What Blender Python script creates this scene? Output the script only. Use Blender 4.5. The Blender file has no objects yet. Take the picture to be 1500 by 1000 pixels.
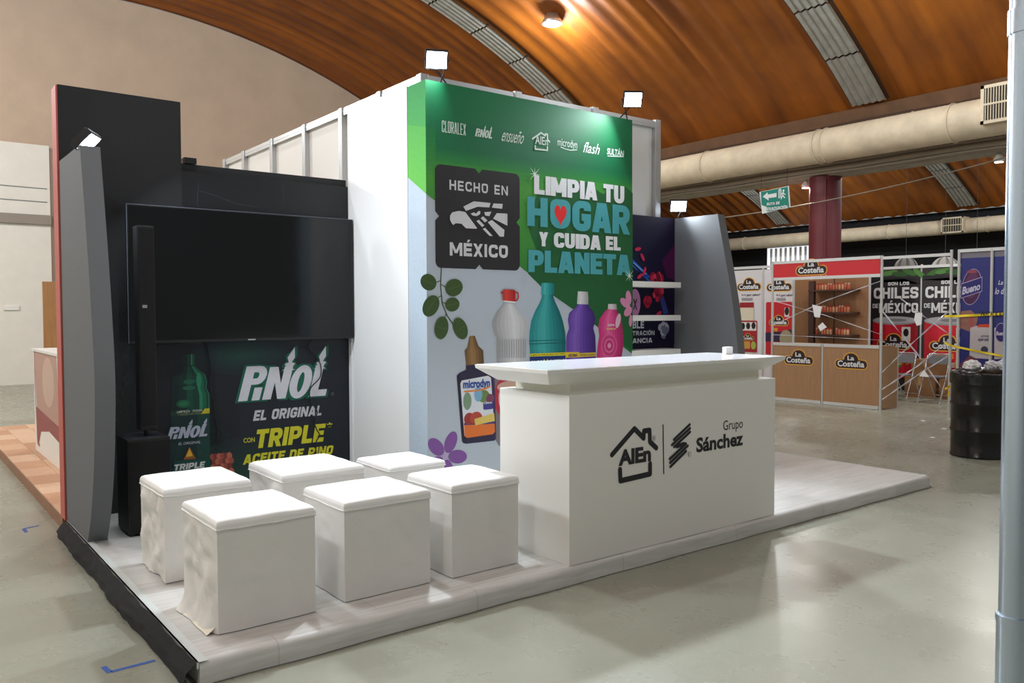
import bpy, bmesh, math, random
from math import sin, cos, pi, radians as rad, sqrt
from mathutils import Vector, Matrix, noise

# ------------------------------------------------------------------ camera, world, exposure
sc = bpy.context.scene
COL = sc.collection
cam = bpy.data.cameras.new('camera')
cam.sensor_width = 36; cam.lens = 29.066; cam.clip_start = .05; cam.clip_end = 300
camo = bpy.data.objects.new('camera', cam); COL.objects.link(camo)
YAW, PIT, ROL = -.6572, -.0363, -.0029
F = Vector((-sin(YAW)*cos(PIT), cos(YAW)*cos(PIT), sin(PIT)))
R = Vector((cos(YAW), sin(YAW), 0)); U = R.cross(F)
R, U = R*cos(ROL) + U*sin(ROL), U*cos(ROL) - R*sin(ROL)
camo.matrix_world = Matrix(((R.x, U.x, -F.x, -1.065), (R.y, U.y, -F.y, -3.567), (R.z, U.z, -F.z, 1.5994), (0, 0, 0, 1)))
sc.camera = camo
w = bpy.data.worlds.new('hall_air'); sc.world = w; w.use_nodes = True
w.node_tree.nodes['Background'].inputs[0].default_value = (.95, 1, .98, 1)
w.node_tree.nodes['Background'].inputs[1].default_value = .25
sc.view_settings.view_transform = 'Standard'; sc.view_settings.look = 'None'
sc.view_settings.exposure = -.06; sc.view_settings.gamma = 1; sc.view_settings.use_curve_mapping = False
LAMP_W, FLOOD_W = 270, 75          # watts of a ceiling lamp and of a stand floodlight

# ------------------------------------------------------------------ helpers
def lin(c):
    return tuple((x/255/12.92 if x/255 <= .04045 else ((x/255+.055)/1.055)**2.4) for x in c)
MATS = {}
def mat(name, rgb, rough=.6, metal=0, vary=0, vscale=8, bump=0, bscale=40, alpha=1, emit=0, stretch=(1,1,1), rgb2=None, spec=.5, trans=0, coat=0):
    if name in MATS: return MATS[name]
    m = bpy.data.materials.new(name); m.use_nodes = True
    n = m.node_tree.nodes; l = m.node_tree.links; b = n['Principled BSDF']
    c = lin(rgb); b.inputs['Base Color'].default_value = (*c, 1)
    b.inputs['Roughness'].default_value = rough; b.inputs['Metallic'].default_value = metal
    b.inputs['Specular IOR Level'].default_value = spec; b.inputs['Alpha'].default_value = alpha
    b.inputs['Transmission Weight'].default_value = trans; b.inputs['Coat Weight'].default_value = coat
    if vary or bump:
        tc = n.new('ShaderNodeTexCoord'); mp = n.new('ShaderNodeMapping'); mp.inputs['Scale'].default_value = stretch
        l.new(tc.outputs['Object'], mp.inputs['Vector'])
    if vary:
        t = n.new('ShaderNodeTexNoise'); t.inputs['Scale'].default_value = vscale; t.inputs['Detail'].default_value = 6; t.inputs['Roughness'].default_value = .62
        l.new(mp.outputs[0], t.inputs['Vector'])
        r = n.new('ShaderNodeValToRGB'); r.color_ramp.elements[0].position = .3; r.color_ramp.elements[1].position = .7
        c2 = lin(rgb2) if rgb2 else tuple(x*(1-vary) for x in c)
        r.color_ramp.elements[0].color = (*c2, 1); r.color_ramp.elements[1].color = (*c, 1)
        l.new(t.outputs[0], r.inputs[0]); l.new(r.outputs[0], b.inputs['Base Color'])
    if bump:
        t2 = n.new('ShaderNodeTexNoise'); t2.inputs['Scale'].default_value = bscale; t2.inputs['Detail'].default_value = 4
        l.new(mp.outputs[0], t2.inputs['Vector'])
        bp = n.new('ShaderNodeBump'); bp.inputs['Strength'].default_value = bump; bp.inputs['Distance'].default_value = .01
        l.new(t2.outputs[0], bp.inputs['Height']); l.new(bp.outputs[0], b.inputs['Normal'])
    if emit:
        b.inputs['Emission Color'].default_value = (*c, 1); b.inputs['Emission Strength'].default_value = emit
    MATS[name] = m; return m

ORI = {}
def link(o, parent=None):
    COL.objects.link(o)
    if parent is not None: o.parent = parent
    return o
def tag(o, label=None, cat=None, group=None, kind=None):
    if label: o['label'] = label
    if cat: o['category'] = cat
    if group: o['group'] = group
    if kind: o['kind'] = kind
    return o
def thing(name, loc, label, cat, group=None, kind=None):
    o = bpy.data.objects.new(name, None); o.empty_display_size = .1; o.location = loc; link(o)
    ORI[o] = Vector(loc); return tag(o, label, cat, group, kind)

class MB:
    def __init__(s): s.v = []; s.f = []; s.sm = []
    def add(s, v, f, smooth=False):
        k = len(s.v); s.v += [tuple(p) for p in v]; s.f += [tuple(i+k for i in q) for q in f]; s.sm += [smooth]*len(f); return s
    def box(s, a, b, bev=0, M=None):
        (x0,y0,z0),(x1,y1,z1) = a, b
        if bev:
            bm = bmesh.new(); bmesh.ops.create_cube(bm, size=1)
            for q in bm.verts: q.co = Vector(((x0+x1)/2+q.co.x*(x1-x0), (y0+y1)/2+q.co.y*(y1-y0), (z0+z1)/2+q.co.z*(z1-z0)))
            bmesh.ops.bevel(bm, geom=bm.edges[:]+bm.verts[:], offset=bev, segments=2, affect='EDGES', profile=.7)
            bm.verts.index_update(); v = [q.co.copy() for q in bm.verts]; f = [[q.index for q in t.verts] for t in bm.faces]; bm.free()
        else:
            v = [Vector(p) for p in ((x0,y0,z0),(x1,y0,z0),(x1,y1,z0),(x0,y1,z0),(x0,y0,z1),(x1,y0,z1),(x1,y1,z1),(x0,y1,z1))]
            f = [(0,3,2,1),(4,5,6,7),(0,1,5,4),(1,2,6,5),(2,3,7,6),(3,0,4,7)]
        if M: v = [M @ p for p in v]
        return s.add(v, f)
    def tube(s, pts, r, n=8, closed=False, caps=True):
        pts = [Vector(p) for p in pts]; m = len(pts); rs = r if isinstance(r, (list, tuple)) else [r]*m
        k = len(s.v); prev = None; V = []
        for i, p in enumerate(pts):
            a = pts[(i-1) % m] if (closed or i > 0) else p; b = pts[(i+1) % m] if (closed or i < m-1) else p
            d = (b-a).normalized()
            if prev is None: x = d.orthogonal().normalized()
            else: x = (prev - d*prev.dot(d)); x = x.normalized() if x.length > 1e-6 else d.orthogonal().normalized()
            prev = x; y = d.cross(x)
            V += [p + (x*cos(2*pi*j/n) + y*sin(2*pi*j/n))*rs[i] for j in range(n)]
        Fs = [(i*n+j, i*n+(j+1) % n, ((i+1) % m)*n+(j+1) % n, ((i+1) % m)*n+j) for i in range(m if closed else m-1) for j in range(n)]
        s.add(V, Fs, True)
        if caps and not closed: s.add(V[:n][::-1], [tuple(range(n))]); s.add(V[-n:], [tuple(range(n))])
        return s
    def lathe(s, prof, c=(0,0,0), n=24, smooth=True, M=None):
        V = [Vector((c[0]+r*cos(2*pi*j/n), c[1]+r*sin(2*pi*j/n), c[2]+z)) for r, z in prof for j in range(n)]
        Fs = [(i*n+j, i*n+(j+1) % n, (i+1)*n+(j+1) % n, (i+1)*n+j) for i in range(len(prof)-1) for j in range(n)]
        if M: V = [M @ p for p in V]
        s.add(V, Fs, smooth)
        if prof[0][0] > 1e-4: s.add(V[:n][::-1], [tuple(range(n))])
        if prof[-1][0] > 1e-4: s.add(V[-n:], [tuple(range(n))])
        return s
    def grid(s, fn, nu, nv, smooth=True, cu=False):
        V = [fn(i/nu, j/nv) for i in range(nu+1) for j in range(nv+1)]
        return s.add(V, [(i*(nv+1)+j, (i+1)*(nv+1)+j, (i+1)*(nv+1)+j+1, i*(nv+1)+j+1) for i in range(nu) for j in range(nv)], smooth)
    def prism(s, poly, axis, a, b):
        """poly of 2-D points extruded from a to b along axis"""
        def P(q, t): return {'x': (t, q[0], q[1]), 'y': (q[0], t, q[1]), 'z': (q[0], q[1], t)}[axis]
        n = len(poly)
        return s.add([P(q, a) for q in poly]+[P(q, b) for q in poly], [tuple(range(n)), tuple(range(2*n-1, n-1, -1))]+[(i, (i+1) % n, n+(i+1) % n, n+i)[::-1] for i in range(n)])
    def mesh(s, name, m, off=Vector((0,0,0))):
        me = bpy.data.meshes.new(name); me.from_pydata([tuple(Vector(p)-off) for p in s.v], [], s.f)
        me.polygons.foreach_set('use_smooth', s.sm)
        if m: me.materials.append(m)
        bm = bmesh.new(); bm.from_mesh(me); bmesh.ops.recalc_face_normals(bm, faces=bm.faces[:]); bm.to_mesh(me); bm.free()
        me.update(); return me
    def build(s, name, m, parent=None, loc=None, label=None, cat=None, group=None, kind=None):
        off = ORI.get(parent, Vector((0,0,0))) if parent is not None else (Vector(loc) if loc else Vector((0,0,0)))
        o = bpy.data.objects.new(name, s.mesh(name, m, off)); link(o, parent); ORI[o] = off
        if parent is None: o.location = off
        return tag(o, label, cat, group, kind)
def inst(me, name, loc, parent=None, rz=0, label=None, cat=None, group=None):
    o = bpy.data.objects.new(name, me); link(o, parent); off = ORI.get(parent, Vector((0,0,0))) if parent is not None else Vector((0,0,0))
    o.location = Vector(loc)-off; o.rotation_euler = (0,0,rz); ORI[o] = Vector(loc)
    return tag(o, label, cat, group)
def area(name, loc, direction, sx, sy, power, color, parent=None, spread=180):
    d = bpy.data.lights.new(name, 'AREA'); d.shape = 'RECTANGLE'; d.size = sx; d.size_y = sy; d.energy = power; d.color = color; d.spread = rad(spread)
    o = bpy.data.objects.new(name, d); link(o, parent)
    off = ORI.get(parent, Vector((0,0,0))) if parent is not None else Vector((0,0,0))
    o.location = Vector(loc)-off; o.rotation_euler = Vector(direction).to_track_quat('-Z', 'Y').to_euler(); return o
random.seed(7)

# ------------------------------------------------------------------ materials of the hall
def concrete():
    m = bpy.data.materials.new('polished_concrete'); m.use_nodes = True; n = m.node_tree.nodes; l = m.node_tree.links; b = n['Principled BSDF']
    tc = n.new('ShaderNodeTexCoord')
    def nz(s, d=6, r=.6):
        t = n.new('ShaderNodeTexNoise'); t.inputs['Scale'].default_value = s; t.inputs['Detail'].default_value = d; t.inputs['Roughness'].default_value = r
        l.new(tc.outputs['Object'], t.inputs['Vector']); return t
    a = nz(.7); r = n.new('ShaderNodeValToRGB'); e = r.color_ramp.elements
    e[0].position = .28; e[0].color = (*lin((147,150,136)), 1); e[1].position = .72; e[1].color = (*lin((164,167,152)), 1)
    l.new(a.outputs[0], r.inputs[0])
    f = nz(26, 8, .8); r2 = n.new('ShaderNodeValToRGB'); g = r2.color_ramp.elements; g[0].position = .3; g[0].color = (.88,.88,.86,1); g[1].position = .62; g[1].color = (1,1,1,1)
    l.new(f.outputs[0], r2.inputs[0])
    mx = n.new('ShaderNodeMixRGB'); mx.blend_type = 'MULTIPLY'; mx.inputs[0].default_value = .8
    l.new(r.outputs[0], mx.inputs[1]); l.new(r2.outputs[0], mx.inputs[2])
    v = n.new('ShaderNodeTexVoronoi'); v.inputs['Scale'].default_value = 2.3; l.new(tc.outputs['Object'], v.inputs['Vector'])
    r3 = n.new('ShaderNodeValToRGB'); q = r3.color_ramp.elements; q[0].position = .012; q[0].color = (.5,.48,.44,1); q[1].position = .022; q[1].color = (1,1,1,1)
    l.new(v.outputs['Distance'], r3.inputs[0])
    mx2 = n.new('ShaderNodeMixRGB'); mx2.blend_type = 'MULTIPLY'; mx2.inputs[0].default_value = .8
    l.new(mx.outputs[0], mx2.inputs[1]); l.new(r3.outputs[0], mx2.inputs[2]); l.new(mx2.outputs[0], b.inputs['Base Color'])
    rr = n.new('ShaderNodeMapRange'); rr.inputs[3].default_value = .20; rr.inputs[4].default_value = .36; l.new(nz(2.2).outputs[0], rr.inputs[0]); l.new(rr.outputs[0], b.inputs['Roughness'])
    bp = n.new('ShaderNodeBump'); bp.inputs['Strength'].default_value = .025; bp.inputs['Distance'].default_value = .01; l.new(nz(9).outputs[0], bp.inputs['Height']); l.new(bp.outputs[0], b.inputs['Normal'])
    return m
M_floor = concrete()
def roofmat():
    m = bpy.data.materials.new('varnished_brown_roof'); m.use_nodes = True; n = m.node_tree.nodes; l = m.node_tree.links; b = n['Principled BSDF']
    tc = n.new('ShaderNodeTexCoord')
    def nz(s, st, d=5):
        mp = n.new('ShaderNodeMapping'); mp.inputs['Scale'].default_value = st; l.new(tc.outputs['Object'], mp.inputs['Vector'])
        t = n.new('ShaderNodeTexNoise'); t.inputs['Scale'].default_value = s; t.inputs['Detail'].default_value = d; t.inputs['Roughness'].default_value = .6; l.new(mp.outputs[0], t.inputs['Vector']); return t
    r = n.new('ShaderNodeValToRGB'); e = r.color_ramp.elements
    e[0].position = .25; e[0].color = (*lin((98,46,6)), 1); e[1].position = .74; e[1].color = (*lin((172,96,20)), 1)
    l.new(nz(1.0, (.22, 1.6, .22)).outputs[0], r.inputs[0])
    r2 = n.new('ShaderNodeValToRGB'); g = r2.color_ramp.elements; g[0].position = .3; g[0].color = (.62,.58,.55,1); g[1].position = .6; g[1].color = (1,1,1,1)
    l.new(nz(1.3, (1, 1, 1), 8).outputs[0], r2.inputs[0])
    mx = n.new('ShaderNodeMixRGB'); mx.blend_type = 'MULTIPLY'; mx.inputs[0].default_value = .7; l.new(r.outputs[0], mx.inputs[1]); l.new(r2.outputs[0], mx.inputs[2]); l.new(mx.outputs[0], b.inputs['Base Color'])
    b.inputs['Roughness'].default_value = .55; return m
M_roof = roofmat()
M_tan = mat('tan_plaster', (204,180,158), .9, vary=.12, vscale=1.5, bump=.3, bscale=30)
M_white_wall = mat('white_painted_block', (236,232,222), .8, vary=.06, vscale=3, bump=.4, bscale=25)
M_beam = mat('cream_painted_beam', (168,158,142), .7, vary=.3, vscale=2.5)
M_duct = mat('cream_duct_lagging', (226,208,180), .65, vary=.25, vscale=3, bump=.15, bscale=60)
M_sky = mat('grey_fibre_sheet', (150,144,134), .8, vary=.3, vscale=6)
M_dark = mat('black_metal', (16,16,17), .45)
M_alu = mat('anodised_aluminium', (196,197,198), .32, .85)
M_whitealu = mat('light_aluminium', (205,206,206), .4, .35)
M_white = mat('white_laminate', (236,236,232), .45)
M_blackgap = mat('dark_joint', (52,34,20), .8)

# ------------------------------------------------------------------ hall: floor, walls, vaults
MB().box((-7, -9, -.2), (31, 27, 0)).build('floor', M_floor, kind='structure', label='polished grey-green concrete floor of the exhibition hall')
VC, VR = (3.543, -7.036), 16.07
def vault(name, cx, cz, r, x0, x1, y0, y1, label):
    per, seg = .46, 8
    nv = int((y1-y0)/per*seg); a0 = math.acos((x0-cx)/r); a1 = math.acos((x1-cx)/r)
    rnd = random.Random(3); wob = [rnd.uniform(-.012, .012) for _ in range(nv+2)]
    def fn(u, v):
        y = y0+(y1-y0)*v; k = y/per; ph = k-math.floor(k)
        d = .026*cos(2*pi*k+.9*sin(k*.7)) + .014*cos(2*pi*k*.31+1) + (.016 if int(math.floor(k)) % 4 == 0 and ph < .5 else 0) + wob[int(v*nv)]*.4
        a = a0+(a1-a0)*u; rr = r+d
        return (cx+rr*cos(a), y, cz+rr*sin(a))
    m = MB().grid(fn, 44, nv)
    o = m.build(name, M_roof, kind='structure', label=label)
    return o
ceil1 = vault('ceiling', VC[0], VC[1], VR, -6.9, 13.95, -9, 17.95, 'brown corrugated barrel vault over the display stand')
V2C, V2R = (22.05, -6.9), 14.35
ceil2 = vault('ceiling', V2C[0], V2C[1], V2R, 14.5, 29.8, -6, 26, 'brown corrugated barrel vault beyond the maroon column')
def skylights(parent, cx, cz, r, xs, y0, y1, arc=1.17):
    """a run of corrugated panels down the vault towards +x, each its own piece"""
    a = math.acos((xs-cx)/r); da = arc/r; i = 0
    while a < 1.75 and i < 12:
        aa, bb = a+.012/r, a+da-.03/r
        def P(u, v, off):
            y = y0+(y1-y0)*v; d = .018*cos(2*pi*v*5)+.02
            an = aa+(bb-aa)*u; rr = r-.075-d-off
            return (cx+rr*cos(an), y, cz+rr*sin(an))
        m = MB().grid(lambda u, v: P(u, v, 0), 4, 30).grid(lambda u, v: P(u, v, -.012), 4, 30)
        m.build('skylight_panel', M_sky, parent)
        m2 = MB().grid(lambda u, v: (cx+(r-.07)*cos(bb+.04/r*u), y0+(y1-y0)*v, cz+(r-.07)*sin(bb+.04/r*u)), 1, 1, False)
        m2.grid(lambda u, v: (cx+(r-.05)*cos(bb+.04/r*u), y0+(y1-y0)*v, cz+(r-.05)*sin(bb+.04/r*u)), 1, 1, False)
        m2.build('panel_joint', M_blackgap, parent)
        a += da; i += 1
    L = MB()
    for yy in (y1, y0-.05):
        L.grid(lambda u, v: (cx+(r-.06)*cos(a*u+math.acos((xs-cx)/r)*(1-u)), yy+.05*v, cz+(r-.06)*sin(a*u+math.acos((xs-cx)/r)*(1-u))), 24, 1)
    L.build('skylight_edging', M_blackgap, parent)
skylights(ceil1, VC[0], VC[1], VR, 13.62, 4.25, 4.9)
skylights(ceil1, VC[0], VC[1], VR, 13.62, 11.03, 11.68)
skylights(ceil2, V2C[0], V2C[1], V2R, 29.55, 9.45, 10.1)
skylights(ceil2, V2C[0], V2C[1], V2R, 29.55, 16.9, 17.55)
# end wall under the first vault
m = MB(); pts = [(-6.9, 0), (14.2, 0)] + [(VC[0]+(VR-.02)*cos(t), VC[1]+(VR-.02)*sin(t)) for t in [math.acos((13.95-VC[0])/VR)+i/40*(math.acos((-6.9-VC[0])/VR)-math.acos((13.95-VC[0])/VR)) for i in range(41)]]
m.prism(pts, 'y', 17.9, 18.1)
wall_end = m.build('wall_end', M_tan, kind='structure', label='tan plastered gable wall closing the brown vault')
m = MB(); m.box((-6.9, 17.7, 0), (2.16, 17.9, 5.36)); m.build('white_block_course', M_white_wall, wall_end)
MB().box((-6.9, 17.6, 3.58), (2.16, 17.71, 3.79)).build('ledge', mat('grey_brown_ledge', (150,140,130), .8), wall_end)
MB().box((2.16, 17.72, 0), (2.36, 17.9, 5.3)).build('pilaster', mat('brownish_plaster', (150,130,115), .9), wall_end)
for z in (4.17, 4.47): MB().tube([(-6.9, 17.69, z), (2.1, 17.69, z-.08)], .012, 6).build('conduit', mat('grey_conduit', (150,150,148), .6), wall_end)
MB().box((1.2, 17.66, 1.66), (1.5, 17.70, 1.76), .008).build('wall_socket', M_white, wall_end)
MB().box((-7.1, -9, 0), (-6.9, 18.1, 5.3)).build('wall_left', M_white_wall, kind='structure', label='white side wall of the hall left of the camera')
# beam line between the vaults, gutter, columns
m = MB(); m.prism([(13.82, 5.35), (13.86, 4.42), (13.98, 4.27), (14.42, 4.27), (14.54, 4.42), (14.58, 5.35)], 'y', -9, 26)
beam = m.build('trim_1', M_beam, kind='structure', label='cream concrete beam carried by the maroon column between the vaults')
MB().prism([(13.66, 5.40), (13.70, 5.16), (13.84, 5.08), (13.84, 5.40)], 'y', -9, 18).build('flashing', mat('dusty_brown_flashing', (112,78,52), .85, vary=.4, vscale=3), beam)
MB().tube([(13.70, y, 5.13+.015*sin(y*1.7)) for y in range(-9, 27)], .045, 6).build('gutter_edge', mat('rusty_dark_edge', (70,48,34), .9), beam)
for k, (dx, dz, r) in enumerate(((-.10, 4.46, .035), (-.13, 4.36, .045), (-.06, 4.3, .03))):
    MB().tube([(13.85+dx, y, dz+.012*sin(y*2+k)) for y in range(-9, 27)], r, 6).build('pipe', mat('dusty_pipe', (150,138,122), .7), beam)
m = MB().lathe([(.31, 0), (.31, 4.28)], (14.2, 5.85, 0), 28); colm = m.build('column', mat('maroon_paint', (112,38,48), .5, vary=.15, vscale=4), label='round maroon column rising behind the red-topped food booth', cat='column', loc=(14.2,5.85,0))
MB().tube([(13.93, 5.68, 0), (13.93, 5.68, 4.2)], .022, 6).build('conduit', mat('maroon_paint', (0,0,0)), colm)

# spiral ducts
def duct(name, x, z, r, y0, y1, label, rings, step=.045):
    t = thing(name, (x, y1, z), label, 'duct')
    n = int((y1-y0)/step); V = MB()
    V.tube([(x, y0+(y1-y0)*i/n, z) for i in range(n+1)], [r+(.004 if i % 2 else 0) for i in range(n+1)], 28)
    V.build('pipe_body', M_duct, t)
    for y in rings: MB().tube([(x+(r+.008)*cos(a*pi/16), y, z+(r+.008)*sin(a*pi/16)) for a in range(32)], .016, 6, closed=True).build('clamp_ring', M_duct, t)
    return t
d1 = duct('air_duct', 13.22, 4.70, .31, -8.9, 17.85, 'large cream spiral air duct running below the beam', (.4, 2.9, 5.2, 5.36, 8.0, 11, 14))
for y in (.9, 3.6, 6.7, 9.5):
    MB().box((13.2, y-.02, 5.0), (13.85, y+.02, 5.03)).build('bracket', M_beam, d1)
m = MB(); m.prism([(12.84, 4.52), (13.3, 4.52), (13.3, 5.12), (12.84, 5.12)], 'y', 1.35, 2.33); m.build('outlet_box', M_duct, d1)
def grille(parent, x, y0, y1, z0, z1, nb):
    fr = MB(); w_ = .05
    fr.box((x-.02, y0, z0), (x, y1, z0+w_)).box((x-.02, y0, z1-w_), (x, y1, z1)).box((x-.02, y0, z0), (x, y0+w_, z1)).box((x-.02, y1-w_, z0), (x, y1, z1)).box((x-.021, y0, (z0+z1)/2-.015), (x, y1, (z0+z1)/2+.015))
    g = fr.build('grille_frame', M_duct, parent)
    MB().box((x-.004, y0+.02, z0+.02), (x+.002, y1-.02, z1-.02)).build('grille_backing', mat('dark_brown_sheet', (60,54,46), .9), parent)  # flat dark sheet close behind the louvres
    for i in range(nb):
        y = y0+w_+(y1-y0-2*w_)*(i+.5)/nb
        MB().box((x-.016, y-.006, z0+w_), (x-.005, y+.006, z1-w_)).build('louvre', M_duct, g)
grille(d1, 12.84, 1.35, 2.33, 4.52, 5.12, 22)
d2 = duct('air_duct', 29.3, 4.55, .26, -5, 25.5, 'distant cream air duct along the far side of the second vault', (6, 9, 12.5, 15, 19), .12)
m = MB(); m.prism([(28.9, 4.3), (29.4, 4.3), (29.4, 4.85), (28.9, 4.85)], 'y', 9.65, 10.4); m.build('outlet_box', M_duct, d2); grille(d2, 28.9, 9.65, 10.4, 4.3, 4.85, 8)
# dark far side
MB().box((14.2, 26, 0), (30.4, 26.2, 8)).build('wall_far', M_tan, kind='structure', label='tan wall closing the second vault')
MB().box((30.2, -6, 0), (30.4, 26, 5.2)).build('wall_right', mat('black_drape', (9,9,11), .9), kind='structure', label='black drape closing the far side of the hall')
MB().box((30.05, 16.1, 2.2), (30.18, 18.4, 4.33)).build('window_1', mat('bright_blind', (236,240,250), .7, emit=1.0), kind='structure', label='bright window with white blind far behind the booths')
for i in range(9): MB().box((30.0, 16.2+i*.24, 2.2), (30.06, 16.3+i*.24, 4.3)).build('blind_slat', M_white, bpy.data.objects['window_1'])

# ceiling lamps
def hanglamp(x, y, z, label, zc=None, power=LAMP_W):
    t = thing('high_bay_lamp', (x, y, z), label, 'lamp', 'ceiling lamps of the hall')
    MB().lathe([(.05, .22), (.12, .2), (.2, .06), (.21, 0), (.19, 0), (.19, .03)][::-1], (x, y, z), 24).build('housing', M_alu, t)
    MB().lathe([(.0, .0), (.185, .0), (.185, .02), (0, .02)], (x, y, z+.005), 24).build('glowing_lens', mat('lamp_lens', (255,252,244), .5, emit=30), t)
    MB().tube([(x, y, z+.2), (x, y, zc or z+.9)], .01, 6).build('hanger', M_dark, t)
    d = bpy.data.lights.new('lamp_light', 'POINT'); d.energy = power; d.shadow_soft_size = .16; d.color = (.86, .965, 1)
    o = bpy.data.objects.new('lamp_light', d); link(o, t); o.location = (0, 0, -.3)
hanglamp(9.98, 9.38, 7.42, 'bright white ceiling lamp glaring under the brown vault', 7.75)
for (x, y, lb, pw) in ((3.5, -5.5, 'ceiling lamp behind the camera over the hall aisle', 185), (.7, 2.1, 'ceiling lamp high above the display stand', 420), (-3.4, -2.2, 'ceiling lamp high above the left aisle', 340), (-3.4, 5.0, 'ceiling lamp high above the far left aisle', 420), (9.9, -4.4, 'ceiling lamp high above the right aisle', 200), (9.9, 2.4, 'ceiling lamp high above the right aisle near the drum', 270), (3.4, 8.6, 'ceiling lamp high behind the display stand', 560), (-3.6, 12.6, 'added unseen lamp brightening the white end wall', 1000)):  # the last lamp is an added one, out of view, to brighten the end wall
    zc = VC[1]+sqrt(VR**2-(x-VC[0])**2); hanglamp(x, y, zc-.9, lb, zc, pw)
def spot(x, y, z, label):
    t = thing('spot_lamp', (x, y, z), label, 'lamp', 'small lamps below the beam')
    MB().lathe([(.0, 0), (.07, 0), (.09, .05), (.03, .14), (0, .15)], (x, y, z), 16).build('housing', M_white, t)
    MB().lathe([(0, -.006), (.066, -.004), (.066, .002)], (x, y, z), 16).build('glowing_lens', mat('lamp_lens', (0,0,0)), t)
    area('lamp_light', (x, y, z-.03), (0, 0, -1), .14, .14, 60, (1, .97, .92), t)
spot(14.2, 6.3, 4.121, 'small bright lamp beside the top of the maroon column')
spot(14.2, 2.6, 4.121, 'small bright lamp under the beam near the steel pole')
for (x, y, lb) in ((20.5, 2, 'near right'), (20.5, 10, 'near left'), (25, 6, 'far right'), (25, 15, 'far left')):
    zc = V2C[1]+sqrt(V2R**2-(x-V2C[0])**2); hanglamp(x, y, zc-.6, '%s ceiling lamp high in the second vault' % lb, zc, 420)
# sagging cable across the second aisle
MB().tube([(13.6+i*.02, 8.8-8.6*i/24, 3.62+.95*(i/24)**2.0) for i in range(25)], .012, 5).build('sagging_cable', mat('dusty_pipe', (0,0,0)), label='thin cable sagging across in front of the maroon column', cat='cable')

# ------------------------------------------------------------------ the stand: platform
H = .109
def vinyl():
    m = bpy.data.materials.new('pale_wood_print_vinyl'); m.use_nodes = True; n = m.node_tree.nodes; l = m.node_tree.links; b = n['Principled BSDF']
    tc = n.new('ShaderNodeTexCoord'); br = n.new('ShaderNodeTexBrick'); br.inputs['Scale'].default_value = 1; br.inputs['Brick Width'].default_value = 1.1; br.inputs['Row Height'].default_value = .19
    br.inputs['Mortar Size'].default_value = .003; br.inputs['Color1'].default_value = (*lin((212,212,209)), 1); br.inputs['Color2'].default_value = (*lin((203,203,200)), 1); br.inputs['Mortar'].default_value = (*lin((190,189,185)), 1)
    mq = n.new('ShaderNodeMapping'); mq.inputs['Location'].default_value = (.2, .1, 0); l.new(tc.outputs['Object'], mq.inputs['Vector']); l.new(mq.outputs[0], br.inputs['Vector'])
    mp = n.new('ShaderNodeMapping'); mp.inputs['Scale'].default_value = (1.2, 14, 14); l.new(tc.outputs['Object'], mp.inputs['Vector'])
    t = n.new('ShaderNodeTexNoise'); t.inputs['Scale'].default_value = 3; t.inputs['Detail'].default_value = 8; l.new(mp.outputs[0], t.inputs['Vector'])
    r = n.new('ShaderNodeValToRGB'); r.color_ramp.elements[0].position = .3; r.color_ramp.elements[0].color = (.82,.815,.805,1); r.color_ramp.elements[1].position = .65; r.color_ramp.elements[1].color = (1,1,1,1); l.new(t.outputs[0], r.inputs[0])
    mx = n.new('ShaderNodeMixRGB'); mx.blend_type = 'MULTIPLY'; mx.inputs[0].default_value = 1; l.new(br.outputs[0], mx.inputs[1]); l.new(r.outputs[0], mx.inputs[2]); l.new(mx.outputs[0], b.inputs['Base Color'])
    b.inputs['Roughness'].default_value = .45; return m
M_vinyl = vinyl()
W = 6.446
plat = thing('platform', (0, 0, 0), 'low platform covered in pale wood-look vinyl under the stand', 'platform')
rr = .035; prof = [(0.0, .004), (0, H-rr)] + [(rr-rr*cos(a*pi/12), H-rr+rr*sin(a*pi/12)) for a in range(1, 7)] + [(3.06, H), (3.06, .004)]
m = MB(); n_ = 60
def edge(i): return .006*noise.noise((i*.31, 3.1, 0)) + .004*sin(i*.9)
V = []
for i in range(n_+1):
    for (y, z) in prof: V.append((W*i/n_, y+(edge(i) if y < .03 else 0), z))
k = len(prof); m.add(V, [(i*k+j, i*k+j+1, (i+1)*k+j+1, (i+1)*k+j) for i in range(n_) for j in range(k-1)], True)
m.add(V[:k], [tuple(range(k))]); m.add(V[-k:], [tuple(range(k))[::-1]])
m.build('vinyl_deck', M_vinyl, plat)
MB().box((-.012, 0, H-.028), (-.004, 3.0, H+.0016)).box((-.012, 0, H+.0002), (.034, 3.0, H+.0016)).build('edge_angle', mat('pale_metal_angle', (206,214,212), .5, .2), plat)
MB().box((W+.001, .02, H-.03), (W+.006, 3.06, H+.0016)).box((W-.02, .02, H+.0002), (W+.006, 3.06, H+.0016)).build('edge_angle', mat('pale_metal_angle', (0,0,0)), plat)
m = MB()
def skirt(u, v):
    y = .0+3.05*u; bl = .018*noise.noise((u*7, v*2, 1.3))+.012*noise.noise((u*19, v*5, 4))
    return (-.014-.055*sin(v*pi*.85)*(.7+.4*noise.noise((u*4, 0, 9)))-abs(bl)-.03*v**3, y, (H-.004)*(1-v)+.006+.01*max(0, noise.noise((u*6, 2, 2))))
m.grid(skirt, 120, 10)
m.build('black_skirt', mat('black_felt', (24,24,25), .95, bump=.3, bscale=80), plat)
MB().tube([(W+.03, .0, 0), (W+.03, .06, .015), (W+.02, .2, .01)], [.004, .02, .004], 6).build('loose_skirt_end', mat('black_felt', (0,0,0)), plat)

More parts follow.
